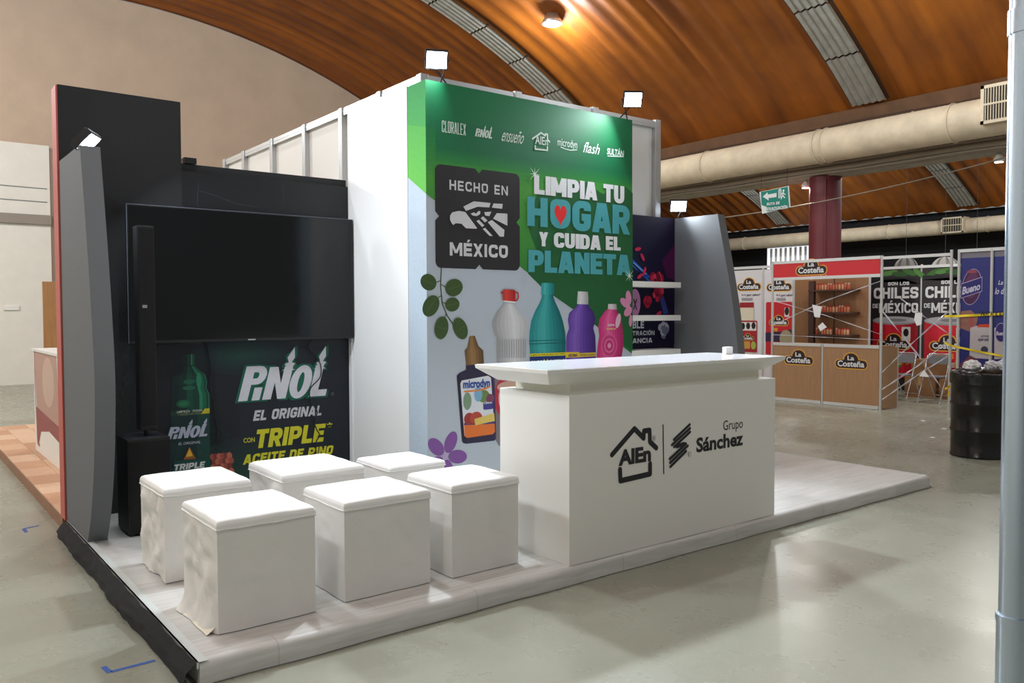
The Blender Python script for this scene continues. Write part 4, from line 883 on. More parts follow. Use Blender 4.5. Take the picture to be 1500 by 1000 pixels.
k_.bottle([(0.816,1.187),(0.819,1.272)], [(0.913,1.188),(0.912,1.274)], [(0, (12,38,34)), (.4, (14,66,52)), (.72, (60,140,110)), (.8, (18,78,60)), (1, (0,0,0))])
for c, rx, ry, cc in (([(0.942,1.068)][0], .020, .060, (36,128,92)), ([(0.868,1.06)][0], .045, .018, (24,92,68)), ([(0.867,1.011)][0], .05, .016, (26,96,70)), ([(0.824,0.891)][0], .055, .032, (22,92,62)), ([(0.824,0.891)][0], .035, .018, (30,116,78))): k_.ell(c, rx, ry, cc, 14)
k_.poly([(0.715,0.219),(0.727,0.799),(1.021,0.8),(1.015,0.178)], (18,48,48)); k_.poly([(0.913,0.192),(0.928,0.8),(1.021,0.8),(1.015,0.178)], (24,66,58)); k_.poly([(0.721,0.802),(0.723,0.84),(1.022,0.843),(1.021,0.803)], (24,58,46)); k_.poly([(0.953,0.801),(0.982,0.841),(1.021,0.843),(1.02,0.803)], (196,190,40))
k_.text('LIMPIEZA · PODER', [(0.772,0.822),(0.967,0.839)], (200,206,190), .01, .2); k_.text('Y ORIGEN NATURAL', [(0.776,0.8),(0.954,0.817)], (140,150,110), -.005, .2)
pinol(k_, [(0.708,0.624),(1.009,0.717)], (176,182,200), (18,58,56)); k_.text('EL ORIGINAL', [(0.779,0.573),(0.946,0.593)], (180,184,190), .01, .2)
k_.poly([(0.859,0.552),(0.813,0.457),(0.908,0.453)], (150,94,40)); k_.poly([(0.86,0.542),(0.832,0.476),(0.884,0.478)], (226,180,52)); k_.poly([(0.736,0.375),(0.74,0.457),(1.017,0.446),(1.018,0.366)], (14,70,62)); block(k_, 'TRIPLE', [(0.741,0.379),(0.973,0.426)], (210,214,212), .34, .1, .5, .2)
k_.build('green_bottle_print', media)
k_ = Ink('T', .0042); pinol(k_, [(1.285,0.879),(2.045,1.159)], (206,206,214), (14,92,72)); k_.ell([(2.072,0.888)][0], .014, .014, (120,124,130), 14); k_.ell([(2.072,0.888)][0], .011, .011, (36,40,50), 14); k_.build('forest_logo', media)
block(Ink('T', .0042), 'EL ORIGINAL', [(1.378,0.711),(1.975,0.796)], (196,198,204), .33, .12, .5, .22).build('lettering', media)
YL = (206,202,40)
k_ = Ink('T', .0042).text('CON', [(1.288,0.539),(1.381,0.577)], YL, .012); block(k_, 'TRIPLE', [(1.39,0.483),(1.995,0.637)], YL, .36, .10, .5, .18); k_.text('*', [(2.018,0.562),(2.069,0.639)], YL, .03); block(k_, 'ACEITE DE PINO', [(1.288,0.362),(2.072,0.441)], YL, .34, .12, .5, .22); k_.build('yellow_lettering', media)
k_ = Ink('T', .0005)
for a in ([(0.972,2.546),(1.127,2.513),(1.258,2.467),(1.432,2.455)], [(0.964,2.609),(0.952,2.425)], [(1.655,2.663),(1.653,2.477)]): k_.stroke(a, .005, (52,54,60), False)
k_.build('scratch_marks', media)

# ------------------------------------------------------------------ floral print of the blue shelf wall
k_ = Ink('N', .0012, .0002)
nz0, nz1 = .2, 2.515
for i in range(14):
    t = i/14; k_.poly([(4.455+.83*t, nz0), (4.455+.83*(t+1/14), nz0), (4.455+.83*(t+1/14), nz1), (4.455+.83*t, nz1)], mixc((6,12,52), (24,8,44), t)); k_.lay -= k_.step
k_.lay += k_.step
for a, cc in (([(4.662,2.096),(4.68,2.103),(4.935,1.931),(4.9,1.914)], (28,80,190)), ([(4.662,2.065),(4.68,2.031),(4.958,1.883),(4.924,1.873)], (40,110,214)), ([(4.689,2.062),(4.702,2.069),(4.889,1.961),(4.866,1.954)], (110,170,235)), ([(5.098,2.095),(5.289,2.265),(5.292,1.906),(5.17,1.936)], (78,12,70)), ([(5.064,1.74),(5.124,1.749),(5.197,1.579),(5.125,1.566)], (60,70,150))): k_.poly(a, cc)
rnd = random.Random(11)
def rose(c, R_, cols):
    for i in range(16):
        a = rnd.uniform(0, 6.28); d = R_*rnd.uniform(.1, .75); k_.ell((c[0]+d*cos(a), c[1]+d*sin(a)), R_*rnd.uniform(.3, .5), R_*rnd.uniform(.2, .32), cols[i % len(cols)], 10, a+1.5)
RC = ((206,30,70), (160,18,56), (226,60,96), (120,14,48))
rose([(5.016,1.916)][0], .105, RC); rose([(5.034,1.78)][0], .09, RC); rose([(4.89,1.694)][0], .07, RC[:2]); rose([(5.126,1.417)][0], .10, ((120,120,150), (110,112,146), (190,188,206)))
for c, ro in (([(4.747,2.193)][0], .2), ([(4.838,1.984)][0], 1.2), ([(4.775,1.935)][0], .5), ([(4.81,2.117)][0], 2.2), ([(5.042,1.576)][0], .4)): k_.ell(c, .045, .018, (214,40,86), 10, ro)
block(k_, 'BLE', [(4.673,1.433),(4.831,1.504)], (214,216,226), .3, .14); block(k_, 'TRACIÓN', [(4.674,1.366),(4.979,1.409)], (214,216,226), .26, .18); block(k_, 'ANCIA', [(4.674,1.292),(4.947,1.339)], (214,216,226), .28, .14)
c = [(4.704,1.678)][0]; k_.ell(c, .075, .135, (206,140,190), 24); k_.text('X', [(4.677,1.612),(4.735,1.716)], (40,30,60), .04)
c = [(4.918,1.156)][0]; k_.ell(c, .05, .05, (70,84,150), 20); k_.ell(c, .045, .045, (16,20,66), 20)
k_.build('floral_print', niche)
# kiosk graphic
k_ = Ink('X'); k_.poly([(-6.693,1.2),(-5.294,1.204),(-5.174,0.429),(-6.518,0.489)], (190,150,136)); k_.ell([(-5.803,0.903)][0], .35, .25, (206,176,160)); k_.poly([(-6.596,0.593),(-5.235,0.519),(-5.183,0.363),(-5.789,0.411),(-6.31,0.352),(-6.468,0.202),(-6.557,0.228)], (150,70,70)); k_.stroke([(-6.647,1.187),(-6.652,0.847),(-6.561,0.205),(-6.424,0.193)], .03, (160,84,84)); k_.build('faded_graphic', ki)

# ------------------------------------------------------------------ the food booth across the aisle
PLANES.update(L=('x', 11.674, -1), B=('x', 13.798, -1), C=('x', 14.698, -1), W=('x', 12.598, -1), U=('x', 11.612, -1))
M_wood = mat('oak_laminate', (176,134,96), .5, vary=.22, vscale=4, stretch=(14, 14, .8))
M_brown = mat('warm_brown_board', (158,112,72), .55, vary=.2, vscale=4, stretch=(10, 10, .8))
fb = thing('food_booth', (12.7, 4.3, 0), 'food booth with red header and oak counter panels', 'booth')
def fpost(x, y, z0, z1, par, s=.022, nm='post'):
    return MB().lathe([(s, z0), (s, z1)], (x, y, 0), 8, False).build(nm, M_whitealu, par)
def frail(x0, y0, x1, y1, z0, z1, par, s=.018):
    return MB().box((min(x0, x1)-s, min(y0, y1)-s*(x0 != x1), z0), (max(x0, x1)+s, max(y0, y1)+s*(x0 != x1), z1)).build('rail', M_whitealu, par)
for y in (5.325, 3.30): fpost(11.7, y, 0, 2.475, fb)
fpost(11.7, 4.325, 0, 1.03, fb)
frail(11.7, 5.30, 11.7, 3.32, 2.425, 2.475, fb); frail(11.7, 5.30, 11.7, 3.32, 2.135, 2.185, fb)
MB().box((11.69, 3.325, 2.185), (11.70, 5.3, 2.425)).build('red_header', mat('red_header_board', (206,22,36), .45), fb)
for a, b in ((5.30, 4.35), (4.30, 3.325)):
    MB().box((11.69, b, .06), (11.70, a, 1.0)).build('oak_panel', M_wood, fb); frail(11.7, a, 11.7, b, .985, 1.035, fb); frail(11.7, a, 11.7, b, .005, .06, fb)
MB().box((11.72, 3.33, .99), (12.2, 5.3, 1.02)).build('worktop', M_wood, fb)
MB().box((11.73, 3.285, .02), (12.2, 3.30, 1.0)).build('oak_side_panel', M_wood, fb); fpost(12.22, 3.3, 0, 1.0, fb)
# left white panels with brand prints
wy = [-q[0] for q in [(-6.807,2.486),(-6.166,2.457),(-5.491,2.427)]]; wy[0] = 7.1
for y in wy+[wy[0]+.0]: pass
for y in wy: fpost(12.6, y, 0, 2.47, fb)
for a, b in zip(wy[:-1], wy[1:]):
    MB().box((12.60, b+.02, .05), (12.606, a-.02, 2.40)).build('white_panel', mat('white_banner_board', (216,214,218), .5), fb); frail(12.6, a, 12.6, b, 2.42, 2.47, fb)
by = [-q[0] for q in [(-6.282,2.083),(-5.389,2.061),(-4.662,2.043)]]
fpost(13.8, by[2], 0, 2.47, fb); MB().box((13.79, by[1]-.006, 0), (13.8, by[1]+.006, 2.4)).build('panel_joint', mat('dark_shelf', (74,44,34), .5), fb)
MB().box((13.80, by[2], .0), (13.806, by[0]+.4, 2.42)).build('brown_back_panel', M_brown, fb)
for z in (2.0, 1.568, 1.137):
    yy = [-q[0] for q in [(-5.772,2.003),(-4.851,1.983)]]; MB().box((13.50, yy[1], z-.03), (13.797, yy[0], z)).build('shelf', mat('dark_shelf', (74,44,34), .5), fb)
MB().box((13.52, yy[0]-.11, .95), (13.6, yy[0]-.0, 2.18)).build('shelf_upright', mat('dark_shelf', (0,0,0)), fb)
jm = []
for c, l_ in (((200,120,84), (176,40,36)), ((214,160,120), (196,60,44)), ((190,90,70), (200,170,140))):
    jb = MB().lathe([(.023, 0), (.026, .01), (.026, .085), (.019, .1)], (0, 0, 0), 10).mesh('jar_glass', mat('jar_fill_%d' % c[0], c, .3)); jl = MB().lathe([(.022, .1), (.022, .124)], (0, 0, 0), 10).mesh('jar_lid', mat('jar_lid_%d' % l_[1], l_, .4)); jm.append((jb, jl))
rnd = random.Random(4)
for si, (z, nm) in enumerate(((2.0, 'top'), (1.568, 'middle'), (1.137, 'bottom'))):
    for j in range(12):
        if si == 2 and j in (1, 6): continue
        b_, l_ = jm[(j//2+si) % 3]; y = yy[0]-.14-j*(yy[0]-yy[1]-.2)/12+rnd.uniform(-.006, .006)
        o = inst(b_, 'food_jar', (13.60, y, z), None, 0, 'small food jar with coloured lid on the %s shelf of the food booth' % nm, 'jar', 'food jars on the %s shelf' % nm)
        lid_ = bpy.data.objects.new('lid', l_); link(lid_, o)
# chiles back wall
cy = [-q[0] for q in [(-5.16,2.069),(-4.14,2.044)]]; cy = [cy[0], cy[1], cy[1]-(cy[0]-cy[1])-.02]
cw = thing('chile_wall', (14.7, 3.8, 0), 'black banner wall with chile cans behind the folding chairs', 'wall')
for y in cy: fpost(14.72, y, 0, 2.47, cw, nm='wall_post')
for i, (a, b) in enumerate(zip(cy[:-1], cy[1:])):
    MB().box((14.70, b+.02, .05), (14.706, a-.02, 2.40)).build('banner_panel', mat('black_banner_board', (32,30,34), .5), cw); frail(14.7, a, 14.7, b, 2.40, 2.45, cw)
# logos
def costena(ik, c, w_, tag_=False):
    """dark pill-and-dome brand badge with yellow outline, centre c, width w_"""
    def shape(g):
        r = w_*.11+g; x = w_*.5-w_*.11; y0 = -w_*.05; pts = []
        pts += [(x+r*cos(a), y0+r*sin(a)) for a in [-pi/2+i*pi/8 for i in range(9)]]
        R_ = w_*.19+g
        pts += [(R_*1.15*cos(a), w_*.08+R_*sin(a)) for a in [.0+i*pi/10 for i in range(11)]]
        pts += [(-x+r*cos(a), y0+r*sin(a)) for a in [pi/2+i*pi/8 for i in range(9)]]
        return [(c[0]+p[0], c[1]+p[1]) for p in pts]
    ik.poly(shape(w_*.045), (226,176,60)); ik.poly(shape(w_*.018), (120,60,30)); ik.poly(shape(0), (44,26,34))
    ik.text('La', ((c[0]-w_*.12, c[1]+w_*.07), (c[0]+w_*.10, c[1]+w_*.21)), WHT, .03); ik.text('Costeña', ((c[0]-w_*.45, c[1]-w_*.13), (c[0]+w_*.43, c[1]+w_*.055)), WHT, .032)
    if tag_: ik.text('¡por sabor!', ((c[0]+w_*.0, c[1]-w_*.31), (c[0]+w_*.5, c[1]-w_*.19)), tag_, .02, .3)
LP = PLANES['L']; PLANES['L'] = ('x', 11.689, -1)
k_ = Ink('L', .0015, .0006); costena(k_, [(-4.552,2.316)][0], .56, (232,220,220)); k_.build('header_logo', fb)
for q, nm in (([(-4.78,0.759)][0], 0), ([(-3.8,0.74)][0], 1)): k_ = Ink('L', .0015, .0006); costena(k_, (q[0], q[1]), .54); k_.build('panel_logo', fb)
k_ = Ink('W', .002, .0006)
costena(k_, [(-6.494,2.093)][0], .52); k_.text('¡por sabor!', [(-6.541,1.891),(-6.236,1.937)], (70,60,70), .02, .3); k_.text('de la', [(-6.672,1.901),(-6.565,1.936)], (70,60,70), .01); k_.stroke([(-6.662,1.828),(-6.408,1.824)], .05, (150,146,152), False)
a = [(-6.776,0.729),(-6.36,1.77)]; k_.rrect(a[0][0], a[0][1], a[1][0], a[0][1]+.5, .02, (206,200,190)); b = [(-6.702,0.804),(-6.292,1.409)]
k_.rrect(*[(-6.712,1.396)][0], *[(-6.371,1.679)][0], .05, (218,208,186)); k_.rrect(*[(-6.705,1.661)][0], *[(-6.376,1.764)][0], .01, (150,30,40)); k_.rrect(*[(-6.707,0.783)][0], *[(-6.292,1.407)][0], .02, (160,26,40)); k_.rrect(*[(-6.681,1.209)][0], *[(-6.309,1.375)][0], .01, (220,216,216))
for x in ([(-6.621,1.295)][0], [(-6.499,1.301)][0], [(-6.372,1.308)][0]): k_.ell(x, .05, .07, (26,24,26), 8)
costena(k_, [(-6.505,1.07)][0], .27); k_.rrect(*[(-6.666,0.85)][0], *[(-6.448,0.995)][0], .01, (196,150,70)); k_.ell([(-6.369,0.92)][0], .06, .08, (160,176,70), 16)
k_.build('mayonnaise_print', fb)
k_ = Ink('W', .002, .0006)
costena(k_, [(-5.81,2.069)][0], .52); k_.text('¡por sabor!', [(-5.756,1.874),(-5.502,1.916)], (70,60,70), .02, .3); k_.text('de la', [(-5.871,1.883),(-5.772,1.917)], (70,60,70), .01); k_.stroke([(-5.861,1.817),(-5.66,1.814)], .05, (150,146,152), False)
k_.rrect(*[(-6.092,0.756)][0], *[(-5.523,1.766)][0], .03, (190,24,38)); k_.rrect(*[(-5.683,1.481)][0], *[(-5.579,1.655)][0], .01, (214,210,210)); k_.ell([(-5.631,1.588)][0], .05, .08, (26,24,26), 8)
costena(k_, [(-5.803,1.393)][0], .40); k_.poly([(-6.094,1.004),(-6.096,1.179),(-5.787,1.198),(-5.522,1.251),(-5.519,1.02)], (40,28,64)); k_.rrect(*[(-5.969,1.205)][0], *[(-5.822,1.27)][0], .01, (210,140,50)); k_.ell([(-5.641,1.075)][0], .14, .16, (150,140,112), 20)
k_.build('red_pack_print', fb)
# chile banners
def chile(ik, o, names, ccols):
    (u0, v0) = o; W_ = cy[0]-cy[1]-.06
    def Q(a, b): return (u0+a*W_, b)
    for i in range(5): ik.ell(Q(.2+.2*i, 2.30+.03*(i % 2)), .16, .05, ((58,104,44), (80,130,60), (44,84,38))[i % 3], 12, .5-.3*i)
    ik.poly([Q(.0, 2.26), Q(.6, 2.24), Q(1, 2.1), Q(1, 2.22), Q(.62, 2.2), Q(0, 2.18)], (32,30,34))
    block(ik, 'SON LOS', (Q(.36, 2.085), Q(.80, 2.15)), WHT, .28, .12)
    block(ik, 'CHILES', (Q(.06, 1.83), Q(.985, 2.045)), WHT, .30, .10); block(ik, 'DE', (Q(.04, 1.645), Q(.16, 1.73)), WHT, .28, .1); block(ik, 'MÉXICO', (Q(.18, 1.55), Q(.985, 1.74)), WHT, .30, .10)
    ik.bottle([Q(.06, .3), Q(.05, 1.38)], [Q(.985, .3), Q(.99, 1.38)], cyl_shades((130,10,26), (196,16,40), (216,40,60), 7, .4))
    ik.ell(Q(.52, 1.40), W_*.475, .085, (150,150,154), 24); ik.ell(Q(.52, 1.41), W_*.43, .065, (176,176,180), 24); ik.ell(Q(.56, 1.41), W_*.2, .03, (130,130,136), 16)
    ik.rrect(*Q(.66, 1.0), *Q(.84, 1.28), .01, (214,212,212)); ik.ell(Q(.75, 1.17), .055, .08, (24,22,24), 8)
    costena(ik, Q(.50, .96), .62)
    block(ik, names[0], (Q(.24, .70), Q(.62, .79)), (232,170,50), .3, .12); ik.poly([Q(.06, .5), Q(.06, .66), Q(.72, .66), Q(.66, .5)], ccols); block(ik, names[1], (Q(.14, .54), Q(.64, .63)), WHT, .3, .12)
    for i in range(7): ik.ell(Q(.68+.04*i, .62+.03*(i % 3)), .04, .09, ((190,140,60), (150,100,40))[i % 2], 10, -.4)
k_ = Ink('C', .002, .0004); chile(k_, (-cy[0]+.03, 0), ('RAJAS', 'JALAPEÑO'), (60,140,70)); k_.build('chile_can_print', cw)
k_ = Ink('C', .002, .0004); chile(k_, (-cy[1]+.03, 0), ('CHIPOTLES', 'ADOBADOS'), (170,20,34)); k_.build('chile_can_print', cw)
# opening posts
fpost(11.68, 2.215, 0, 2.50, fb); frail(11.7, 3.28, 11.7, 2.23, 2.41, 2.455, fb)

# blue booth
bb = thing('blue_booth', (11.6, 1.5, 0), 'dark blue brand wall behind the black drum', 'booth')
uy = [-q[0] for q in [(-2.069,1.942),(-1.617,1.931)]]; uy = [uy[0], uy[1], uy[1]-.46, uy[1]-.92]
for y in uy: fpost(11.6, y, 0, 2.49, bb)
for a, b in zip(uy[:-1], uy[1:]):
    MB().box((11.614, b+.02, .03), (11.62, a-.02, 2.36)).build('blue_panel', mat('deep_blue_banner', (30,36,116), .5), bb); frail(11.6, a, 11.6, b, 2.445, 2.49, bb); frail(11.6, a, 11.6, b, 0.0, .04, bb)
    MB().box((11.614, b+.02, 2.36), (11.62, a-.02, 2.44)).build('upper_strip', mat('grey_lilac_strip', (130,126,140), .5), bb)
PLANES['U'] = ('x', 11.614, -1)
k_ = Ink('U', .002, .0006); c = [(-1.894,1.938)][0]
PU, PR = (176,160,196), (70,40,84)
k_.ell(c, .135, .265, PU, 28, -.12); k_.ell(c, .128, .256, (74,34,78), 28, -.12); k_.ell((c[0], c[1]+.02), .09, .19, (96,50,92), 24, -.12)
k_.poly([(c[0]-.15, c[1]-.17), (c[0]+.145, c[1]-.07), (c[0]+.145, c[1]+.145), (c[0]-.15, c[1]+.05)], PU); k_.poly([(c[0]-.143, c[1]-.158), (c[0]+.138, c[1]-.062), (c[0]+.138, c[1]+.132), (c[0]-.143, c[1]+.04)], (40,38,110))
k_.text('Bueno', ((c[0]-.125, c[1]-.115), (c[0]+.12, c[1]+.0)), (206,200,222), .03, .1, .07)
k_.ell((c[0], c[1]+.2), .075, .05, (150,70,90), 14, 0, 0, pi)
k_.build('oval_logo', bb)
k_ = Ink('U', .002, .0006)
k_.poly([(-2.053,1.58),(-1.9,1.6),(-1.8,1.501),(-1.838,1.263),(-1.952,1.3),(-2.049,1.339)], (150,104,92)); k_.poly([(-1.917,1.5),(-1.864,1.501),(-1.864,1.262),(-1.905,1.341)], (176,80,80))
k_.poly([(-1.903,1.341),(-1.821,1.372),(-1.613,1.365),(-1.605,0.895),(-1.908,0.902)], (188,182,186)); k_.poly([(-1.784,1.392),(-1.614,1.404),(-1.613,1.349),(-1.811,1.352)], (206,70,50)); k_.ell([(-1.703,1.029)][0], .05, .05, (60,60,90), 12)
k_.text('arroz', [(-1.747,1.209),(-1.642,1.247)], (70,70,120), .02, .2); k_.text('super extra', [(-1.789,1.154),(-1.629,1.204)], (70,70,120), .02, .2); k_.poly([(-2.04,0.795),(-1.908,0.942),(-1.794,0.887),(-1.792,0.748),(-2.039,0.734)], (110,60,80)); k_.build('rice_bag_print', bb)
k_ = Ink('U', .002, .0006); k_.text('La m', [(-1.529,1.96),(-1.394,2.021)], (206,206,224), .015, .2); k_.text('lo dice', [(-1.57,1.825),(-1.375,1.915)], (206,206,224), .015, .2); k_.build('slogan_lettering', bb); k_ = Ink('U', .002, .0006)
k_.poly([(-1.576,1.346),(-1.454,1.367),(-1.329,1.349),(-1.322,0.927),(-1.569,0.896)], (188,182,186)); c = [(-1.488,1.279)][0]; k_.ell(c, .075, .14, PU, 22); k_.ell(c, .07, .13, (50,40,110), 22); k_.text('Bueno', ((c[0]-.06, c[1]-.04), (c[0]+.06, c[1]+.02)), (206,200,222), .03, .1); k_.build('rice_bag_print', bb)

# black drum full of rubbish
dr = thing('oil_drum', (8.53, .46, 0), 'black steel drum lined with a black bag in the aisle', 'drum')
M_drum = mat('glossy_black_drum', (14,14,15), .25, vary=.2, vscale=6)
pr = [(.275, 0), (.29, .008), (.29, .02), (.283, .03)]
for zz in (.29, .58): pr += [(.283, zz-.025), (.293, zz-.008), (.293, zz+.008), (.283, zz+.025)]
pr += [(.283, .86), (.29, .868), (.29, .885), (.28, .89)]
MB().lathe(pr, (8.53, .46, 0), 44).build('barrel', M_drum, dr)
def bagf(u, v):
    a = 2*pi*u; n_ = noise.noise((cos(a)*3, sin(a)*3, v*3))+.6*noise.noise((cos(a)*8, sin(a)*8, v*7))
    if v < .45: r_, z = .297+.006*n_, .80+.01*n_+.10*v/.45
    else: t = (v-.45)/.55; r_, z = .297*(1-t)+.02, .905+.035*n_*(1-t)+.055*sin(pi*min(1, t*1.1))
    return (8.53+r_*cos(a), .46+r_*sin(a), z)
MB().grid(bagf, 48, 14).build('bag_liner', mat('black_plastic_bag', (12,12,13), .22, bump=.5, bscale=25), dr)
def crumple(c, r_, seed, label, col):
    m_ = MB(); m_.grid(lambda u, v: Vector(c)+Vector((sin(pi*v)*cos(2*pi*u), sin(pi*v)*sin(2*pi*u), .75*cos(pi*v)))*r_*(1+.5*noise.noise((seed+3*sin(pi*v)*cos(2*pi*u), 3*sin(pi*v)*sin(2*pi*u), 3*cos(pi*v)))), 18, 12, False)
    return m_.build('crumpled_paper', mat('waste_paper_%d' % col[0], col, .8), None, c, label, 'paper', 'rubbish on the black drum')
crumple((8.42, .50, .985), .085, 1, 'crumpled white paper on top of the black drum', (226,226,226)); crumple((8.56, .36, .99), .075, 7, 'crumpled pale paper at the back of the black drum', (206,206,210)); crumple((8.60, .22, 1.0), .095, 12, 'large crumpled white bag hanging over the drum beside the pole', (216,216,222))

# yellow caution tape
M_yel = mat('caution_tape_yellow', (236,210,20), .5)
def ribbon(pts, wd, m_, name, label, cat, group=None, twist=.3, th=.0012):
    P_ = [Vector(p) for p in pts]; V = []; n_ = 26; L_ = len(P_)-1
    for i in range(n_+1):
        s_ = i/n_*L_; k = min(int(s_), L_-1); p = P_[k].lerp(P_[k+1], s_-k); a = twist*sin(i*.7)
        d = Vector((sin(a), 0, cos(a)))*wd/2; V += [p-d, p+d]
    F_ = [(2*i, 2*i+2, 2*i+3, 2*i+1) for i in range(n_)]; W2 = [v+Vector((th, 0, 0)) for v in V]; K_ = len(V)
    m = MB().add(V+W2, F_+[tuple(q+K_ for q in f[::-1]) for f in F_]+[(2*i, 2*i+K_, 2*i+2+K_, 2*i+2) for i in range(n_)]+[(2*i+1, 2*i+3, 2*i+3+K_, 2*i+1+K_) for i in range(n_)])
    return m.build(name, m_, None, P_[0], label, cat, group)
def MP(l, dx=0): return [(11.572+dx, -u, v) for u, v in l]
t1 = ribbon(MP([(-2.259,1.51),(-2.122,1.51),(-1.713,1.531),(-1.37,1.551)]), .035, M_yel, 'caution_tape', 'upper yellow caution tape stretched across the blue wall', 'tape', 'yellow caution tapes')
t2 = ribbon(MP([(-2.253,1.113),(-2.115,1.066),(-1.704,0.99),(-1.36,0.936)]), .03, M_yel, 'caution_tape', 'lower yellow caution tape sloping across the blue wall', 'tape', 'yellow caution tapes')
PLANES['M'] = ('x', 11.57, -1)
k_ = Ink('M', .002, .0004); p = [(-1.741,1.506),(-1.397,1.579)]
k_.text('PRECAUCIÓN', p, (40,36,20), .02); k_.build('tape_lettering', t1)
ribbon(MP([(-2.232,0.42),(-2.154,0.476),(-2.191,0.321),(-2.057,0.513)]), .05, M_yel, 'caution_tape', 'knotted scrap of yellow caution tape low on the aluminium post', 'tape', 'yellow caution tapes', 1.2)

# clear stretch film across the openings, with white notes
M_film = mat('clear_stretch_film', (226,228,240), .12, alpha=.42)
def LPt(l, dx=-.04): return [(11.676, -u, v) for u, v in l]
FG = 'clear film strips across the food booth'
for l, lb, wd in (([(-5.298,1.342),(-4.257,1.769),(-3.293,2.072)], 'clear film strip rising across the booth window', .02), ([(-5.302,1.781),(-4.254,1.515),(-3.281,1.212)], 'clear film strip falling across the booth window', .015),
              ([(-5.296,1.171),(-3.28,1.125)], 'clear film strip lying level above the oak counter', .012),
              ([(-3.275,1.593),(-2.688,0.908),(-2.278,0.359)], 'long bright film strip falling across the booth opening', .03), ([(-3.262,0.612),(-2.849,1.029),(-2.416,1.436),(-2.199,1.621)], 'film strip rising steeply across the booth opening', .03),
              ([(-3.258,0.339),(-2.685,0.75),(-2.192,1.183)], 'middle film strip rising across the booth opening', .035), ([(-3.256,0.175),(-2.631,0.648),(-2.188,0.949)], 'lowest film strip rising across the booth opening', .03), ([(-2.99,1.796),(-2.644,1.529),(-2.192,1.214)], 'short bluish film strip falling towards the aluminium post', .022)):
    ribbon(LPt(l), wd, M_film, 'stretch_film', lb, 'film', FG, .9)
M_paper = mat('white_note_paper', (238,238,240), .7)
def note(l, label, px=11.669):
    u = [(px, -a, b) for a, b in l]; w2 = [(px+.003, -a, b) for a, b in l]; n_ = len(l)
    return MB().add(u+w2, [tuple(range(n_)), tuple(range(2*n_-1, n_-1, -1))]+[(i, (i+1) % n_, n_+(i+1) % n_, n_+i) for i in range(n_)]).build('paper_note', M_paper, None, u[0], label, 'paper', 'white notes stuck on the film')
note([(-4.513,1.702),(-4.332,1.665),(-4.368,1.48),(-4.471,1.491)], 'white note on the film in the booth window'); note([(-4.405,1.329),(-4.316,1.399),(-4.239,1.319),(-4.353,1.248)], 'white diamond-shaped note below another in the booth window')
note([(-2.739,1.56),(-2.634,1.56),(-2.642,1.382),(-2.715,1.36),(-2.759,1.455)], 'white note hanging where film strips cross in the opening'); note([(-2.672,0.582),(-2.59,0.681),(-2.516,0.581)], 'white triangular scrap low in the booth opening')
note([(-6.685,1.695),(-6.572,1.735),(-6.586,1.465),(-6.667,1.437)], 'white note stuck on the mayonnaise banner near the grey fin', 12.592)

# folding chairs and boxes in the opening
M_cr = mat('chrome_tube', (200,200,202), .2, .95)
def fchair(x, y, label, tilt):
    t = thing('folding_chair', (x, y, 0), label, 'chair', 'chrome folding chairs')
    hw = .19
    MB().tube([(x-.30, y-hw, 0), (x-.05, y-hw, .5), (x+.06, y-hw, .80), (x+.075, y-hw+.04, .84), (x+.075, y+hw-.04, .84), (x+.06, y+hw, .80), (x-.05, y+hw, .5), (x-.30, y+hw, 0)], .012, 8).build('front_frame', M_cr, t)
    MB().tube([(x+.32, y-hw+.03, 0), (x+.02, y-hw+.03, .46), (x+.02, y+hw-.03, .46), (x+.32, y+hw-.03, 0)], .012, 8).build('rear_frame', M_cr, t)
    MB().box((x-.22, y-hw+.02, .44), (x+.10, y+hw-.02, .465), .008).build('seat', mat('grey_vinyl_seat', (120,120,124), .5), t)
    MB().box((x+.052, y-hw+.01, .66), (x+.07, y+hw-.01, .82), .006).build('backrest', mat('grey_vinyl_seat', (0,0,0)), t)
    for xx in (-.24, .26): MB().tube([(x+xx, y-hw+.02, .10), (x+xx, y+hw-.02, .10)], .008, 6).build('stretcher', M_cr, t)
fchair(13.55, 3.86, 'chrome folding chair nearer the oak side panel', 0); fchair(13.55, 3.28, 'chrome folding chair nearer the aluminium post', 0)
M_card = mat('brown_cardboard', (150,108,70), .85, vary=.15, vscale=8)
def carton(a, b, label, m_, flap=True):
    t = thing('cardboard_box', ((a[0]+b[0])/2, (a[1]+b[1])/2, a[2]), label, 'box', 'boxes stored behind the folding chairs')
    MB().box(a, b, .004).build('carton', m_, t); MB().box((a[0]-.001, (a[1]+b[1])/2-.03, a[2]+(b[2]-a[2])*.6), (a[0], (a[1]+b[1])/2+.03, b[2])).build('packing_tape', mat('tan_tape', (186,150,104), .3), t)
    MB().box((a[0], a[1], b[2]), (b[0], (a[1]+b[1])/2-.002, b[2]+.004)).build('flap', m_, t)
carton((14.05, 3.55, 0), (14.45, 4.1, .38), 'brown cardboard box on the floor behind the left chair', M_card); carton((14.1, 3.0, 0), (14.5, 3.5, .36), 'brown cardboard box on the floor behind the right chair', M_card)
carton((14.1, 3.5, .386), (14.5, 4.0, .70), 'brown cardboard box stacked on top of another', M_card); carton((13.9, 2.62, 0), (14.4, 2.95, .42), 'white box on the floor beside the cardboard boxes', mat('white_carton', (206,206,206), .7))

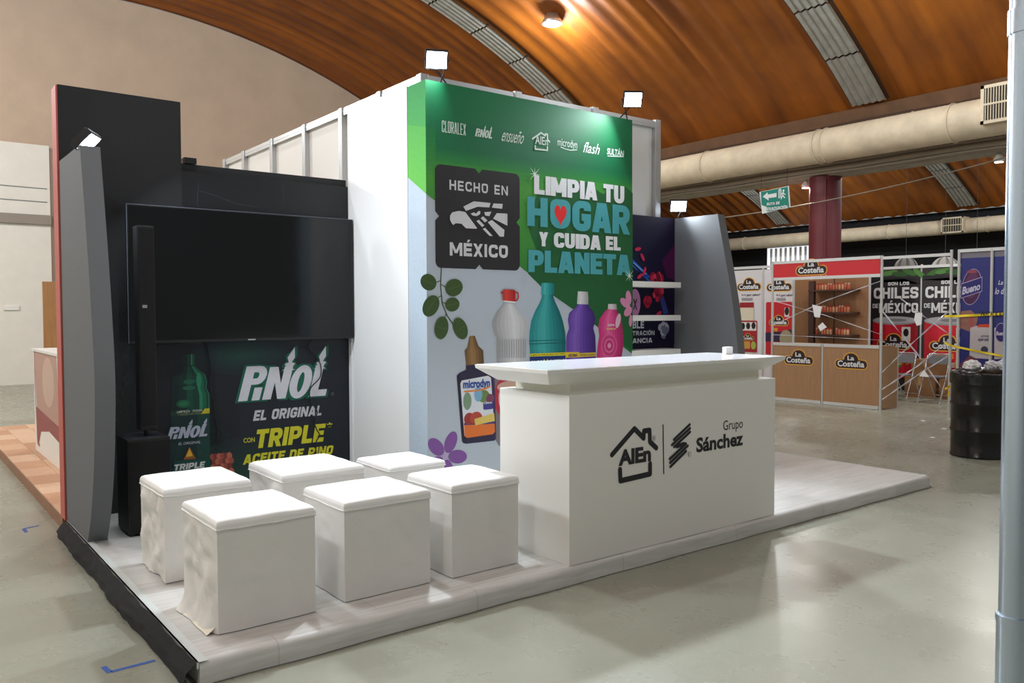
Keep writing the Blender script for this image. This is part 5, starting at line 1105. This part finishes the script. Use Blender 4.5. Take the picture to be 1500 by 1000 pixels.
# evacuation sign
sg = thing('evacuation_sign', (13.18, 6.35, 4.04), 'green evacuation route sign hanging below the duct', 'sign')
su = [(-6.688,3.999),(-6.01,4.04),(-5.975,3.625),(-6.618,3.553)]
def SP(p, d): return (13.18+d, -p[0], p[1])
MB().add([SP(p, 0) for p in su]+[SP(p, .012) for p in su], [(0,1,2,3), (7,6,5,4)]+[(i, (i+1) % 4, 4+(i+1) % 4, 4+i) for i in range(4)]).build('board', mat('white_sign_board', (214,222,220), .5), sg)
PLANES['S'] = ('x', 13.18, -1); k_ = Ink('S', .003, .0008)
GRN = (12,128,112)
k_.poly([(-6.649,3.995),(-6.031,4.027),(-5.997,3.64),(-6.3,3.633),(-6.484,3.668),(-6.633,3.733)], GRN); k_.poly([(-6.605,3.894),(-6.494,3.969),(-6.487,3.924),(-6.284,3.934),(-6.283,3.853),(-6.473,3.852),(-6.46,3.802)], WHT)
k_.stroke([(-6.224,3.819),(-6.226,3.991),(-6.185,3.992),(-6.183,3.826)], .025, WHT, False); k_.ell([(-6.123,3.958)][0], .02, .025, WHT, 12); k_.stroke([(-6.129,3.927),(-6.14,3.869),(-6.097,3.821)], .025, WHT); k_.stroke([(-6.14,3.869),(-6.171,3.803)], .022, WHT); k_.stroke([(-6.166,3.899),(-6.129,3.916),(-6.079,3.878)], .018, WHT)
block(k_, 'RUTA DE', [(-6.497,3.702),(-6.201,3.758)], WHT, .3, .12); k_.poly([(-6.496,3.593),(-6.497,3.67),(-6.009,3.69),(-6.006,3.609)], GRN); block(k_, 'EVACUACIÓN', [(-6.484,3.6),(-6.021,3.662)], WHT, .3, .1); k_.build('sign_print', sg)
for p in (su[0], su[1]): MB().tube([SP((p[0]+.04*(1 if p is su[0] else -1), p[1]-.02), .006), SP((p[0]+.04*(1 if p is su[0] else -1), 4.42), .006)], .004, 5).build('hanging_wire', M_dark, sg)

# white paper lanterns hanging in the dark beyond
def lantern(x, y, z, r_, label, col):
    t = thing('paper_lantern', (x, y, z), label, 'lantern', 'white hanging paper lanterns')
    for i in range(8):
        a0, a1 = i*pi/4, i*pi/4+pi/4*.62; mm = MB()
        mm.grid(lambda u, v: (x+r_*sin(v*pi/2)*cos(a0+(a1-a0)*u), y+r_*sin(v*pi/2)*sin(a0+(a1-a0)*u), z+.62*r_*cos(v*pi/2)*1.5), 3, 8)
        mm.grid(lambda u, v: (x+.98*r_*sin(v*pi/2)*cos(a0+(a1-a0)*u), y+.98*r_*sin(v*pi/2)*sin(a0+(a1-a0)*u), z+.61*r_*cos(v*pi/2)*1.5), 3, 8)
        mm.build('paper_blade', mat('lantern_paper_%d' % col, (col, col, col+2), .7), t)
    MB().tube([(x, y, z+.5*r_), (x, y, V2C[1]+sqrt(V2R**2-(x-V2C[0])**2)-.05)], .004, 5).build('cord', mat('grey_cord', (110,110,112), .7), t)
lantern(18, 5.22, 2.52, .30, 'white paper lantern above the black chile banners', 236); lantern(19.2, 6.72, 2.66, .27, 'grey paper lantern hanging beside the red header', 170); lantern(18.4, 4.72, 2.52, .26, 'dim paper lantern hanging by the aluminium post', 150); lantern(17.5, 3.55, 2.62, .22, 'small paper lantern hanging over the blue wall', 220)
# scraps on the floor
for i, (x, y, lb) in enumerate(((10.3, 1.62, 'small paper scrap on the floor left of the drum'), (10.9, 2.2, 'tiny paper scrap on the floor before the booth opening'), (9.4, 1.35, 'small dark-edged scrap on the floor in front of the drum'))):
    MB().grid(lambda u, v: (x+.05*u-.02*v, y+.07*v, .003+.012*sin(pi*u)*sin(pi*v)), 3, 3, False).grid(lambda u, v: (x+.05*u-.02*v, y+.07*v, .001), 3, 3, False).build('paper_scrap', M_paper, None, (x, y, 0), lb, 'paper', 'scraps on the floor')
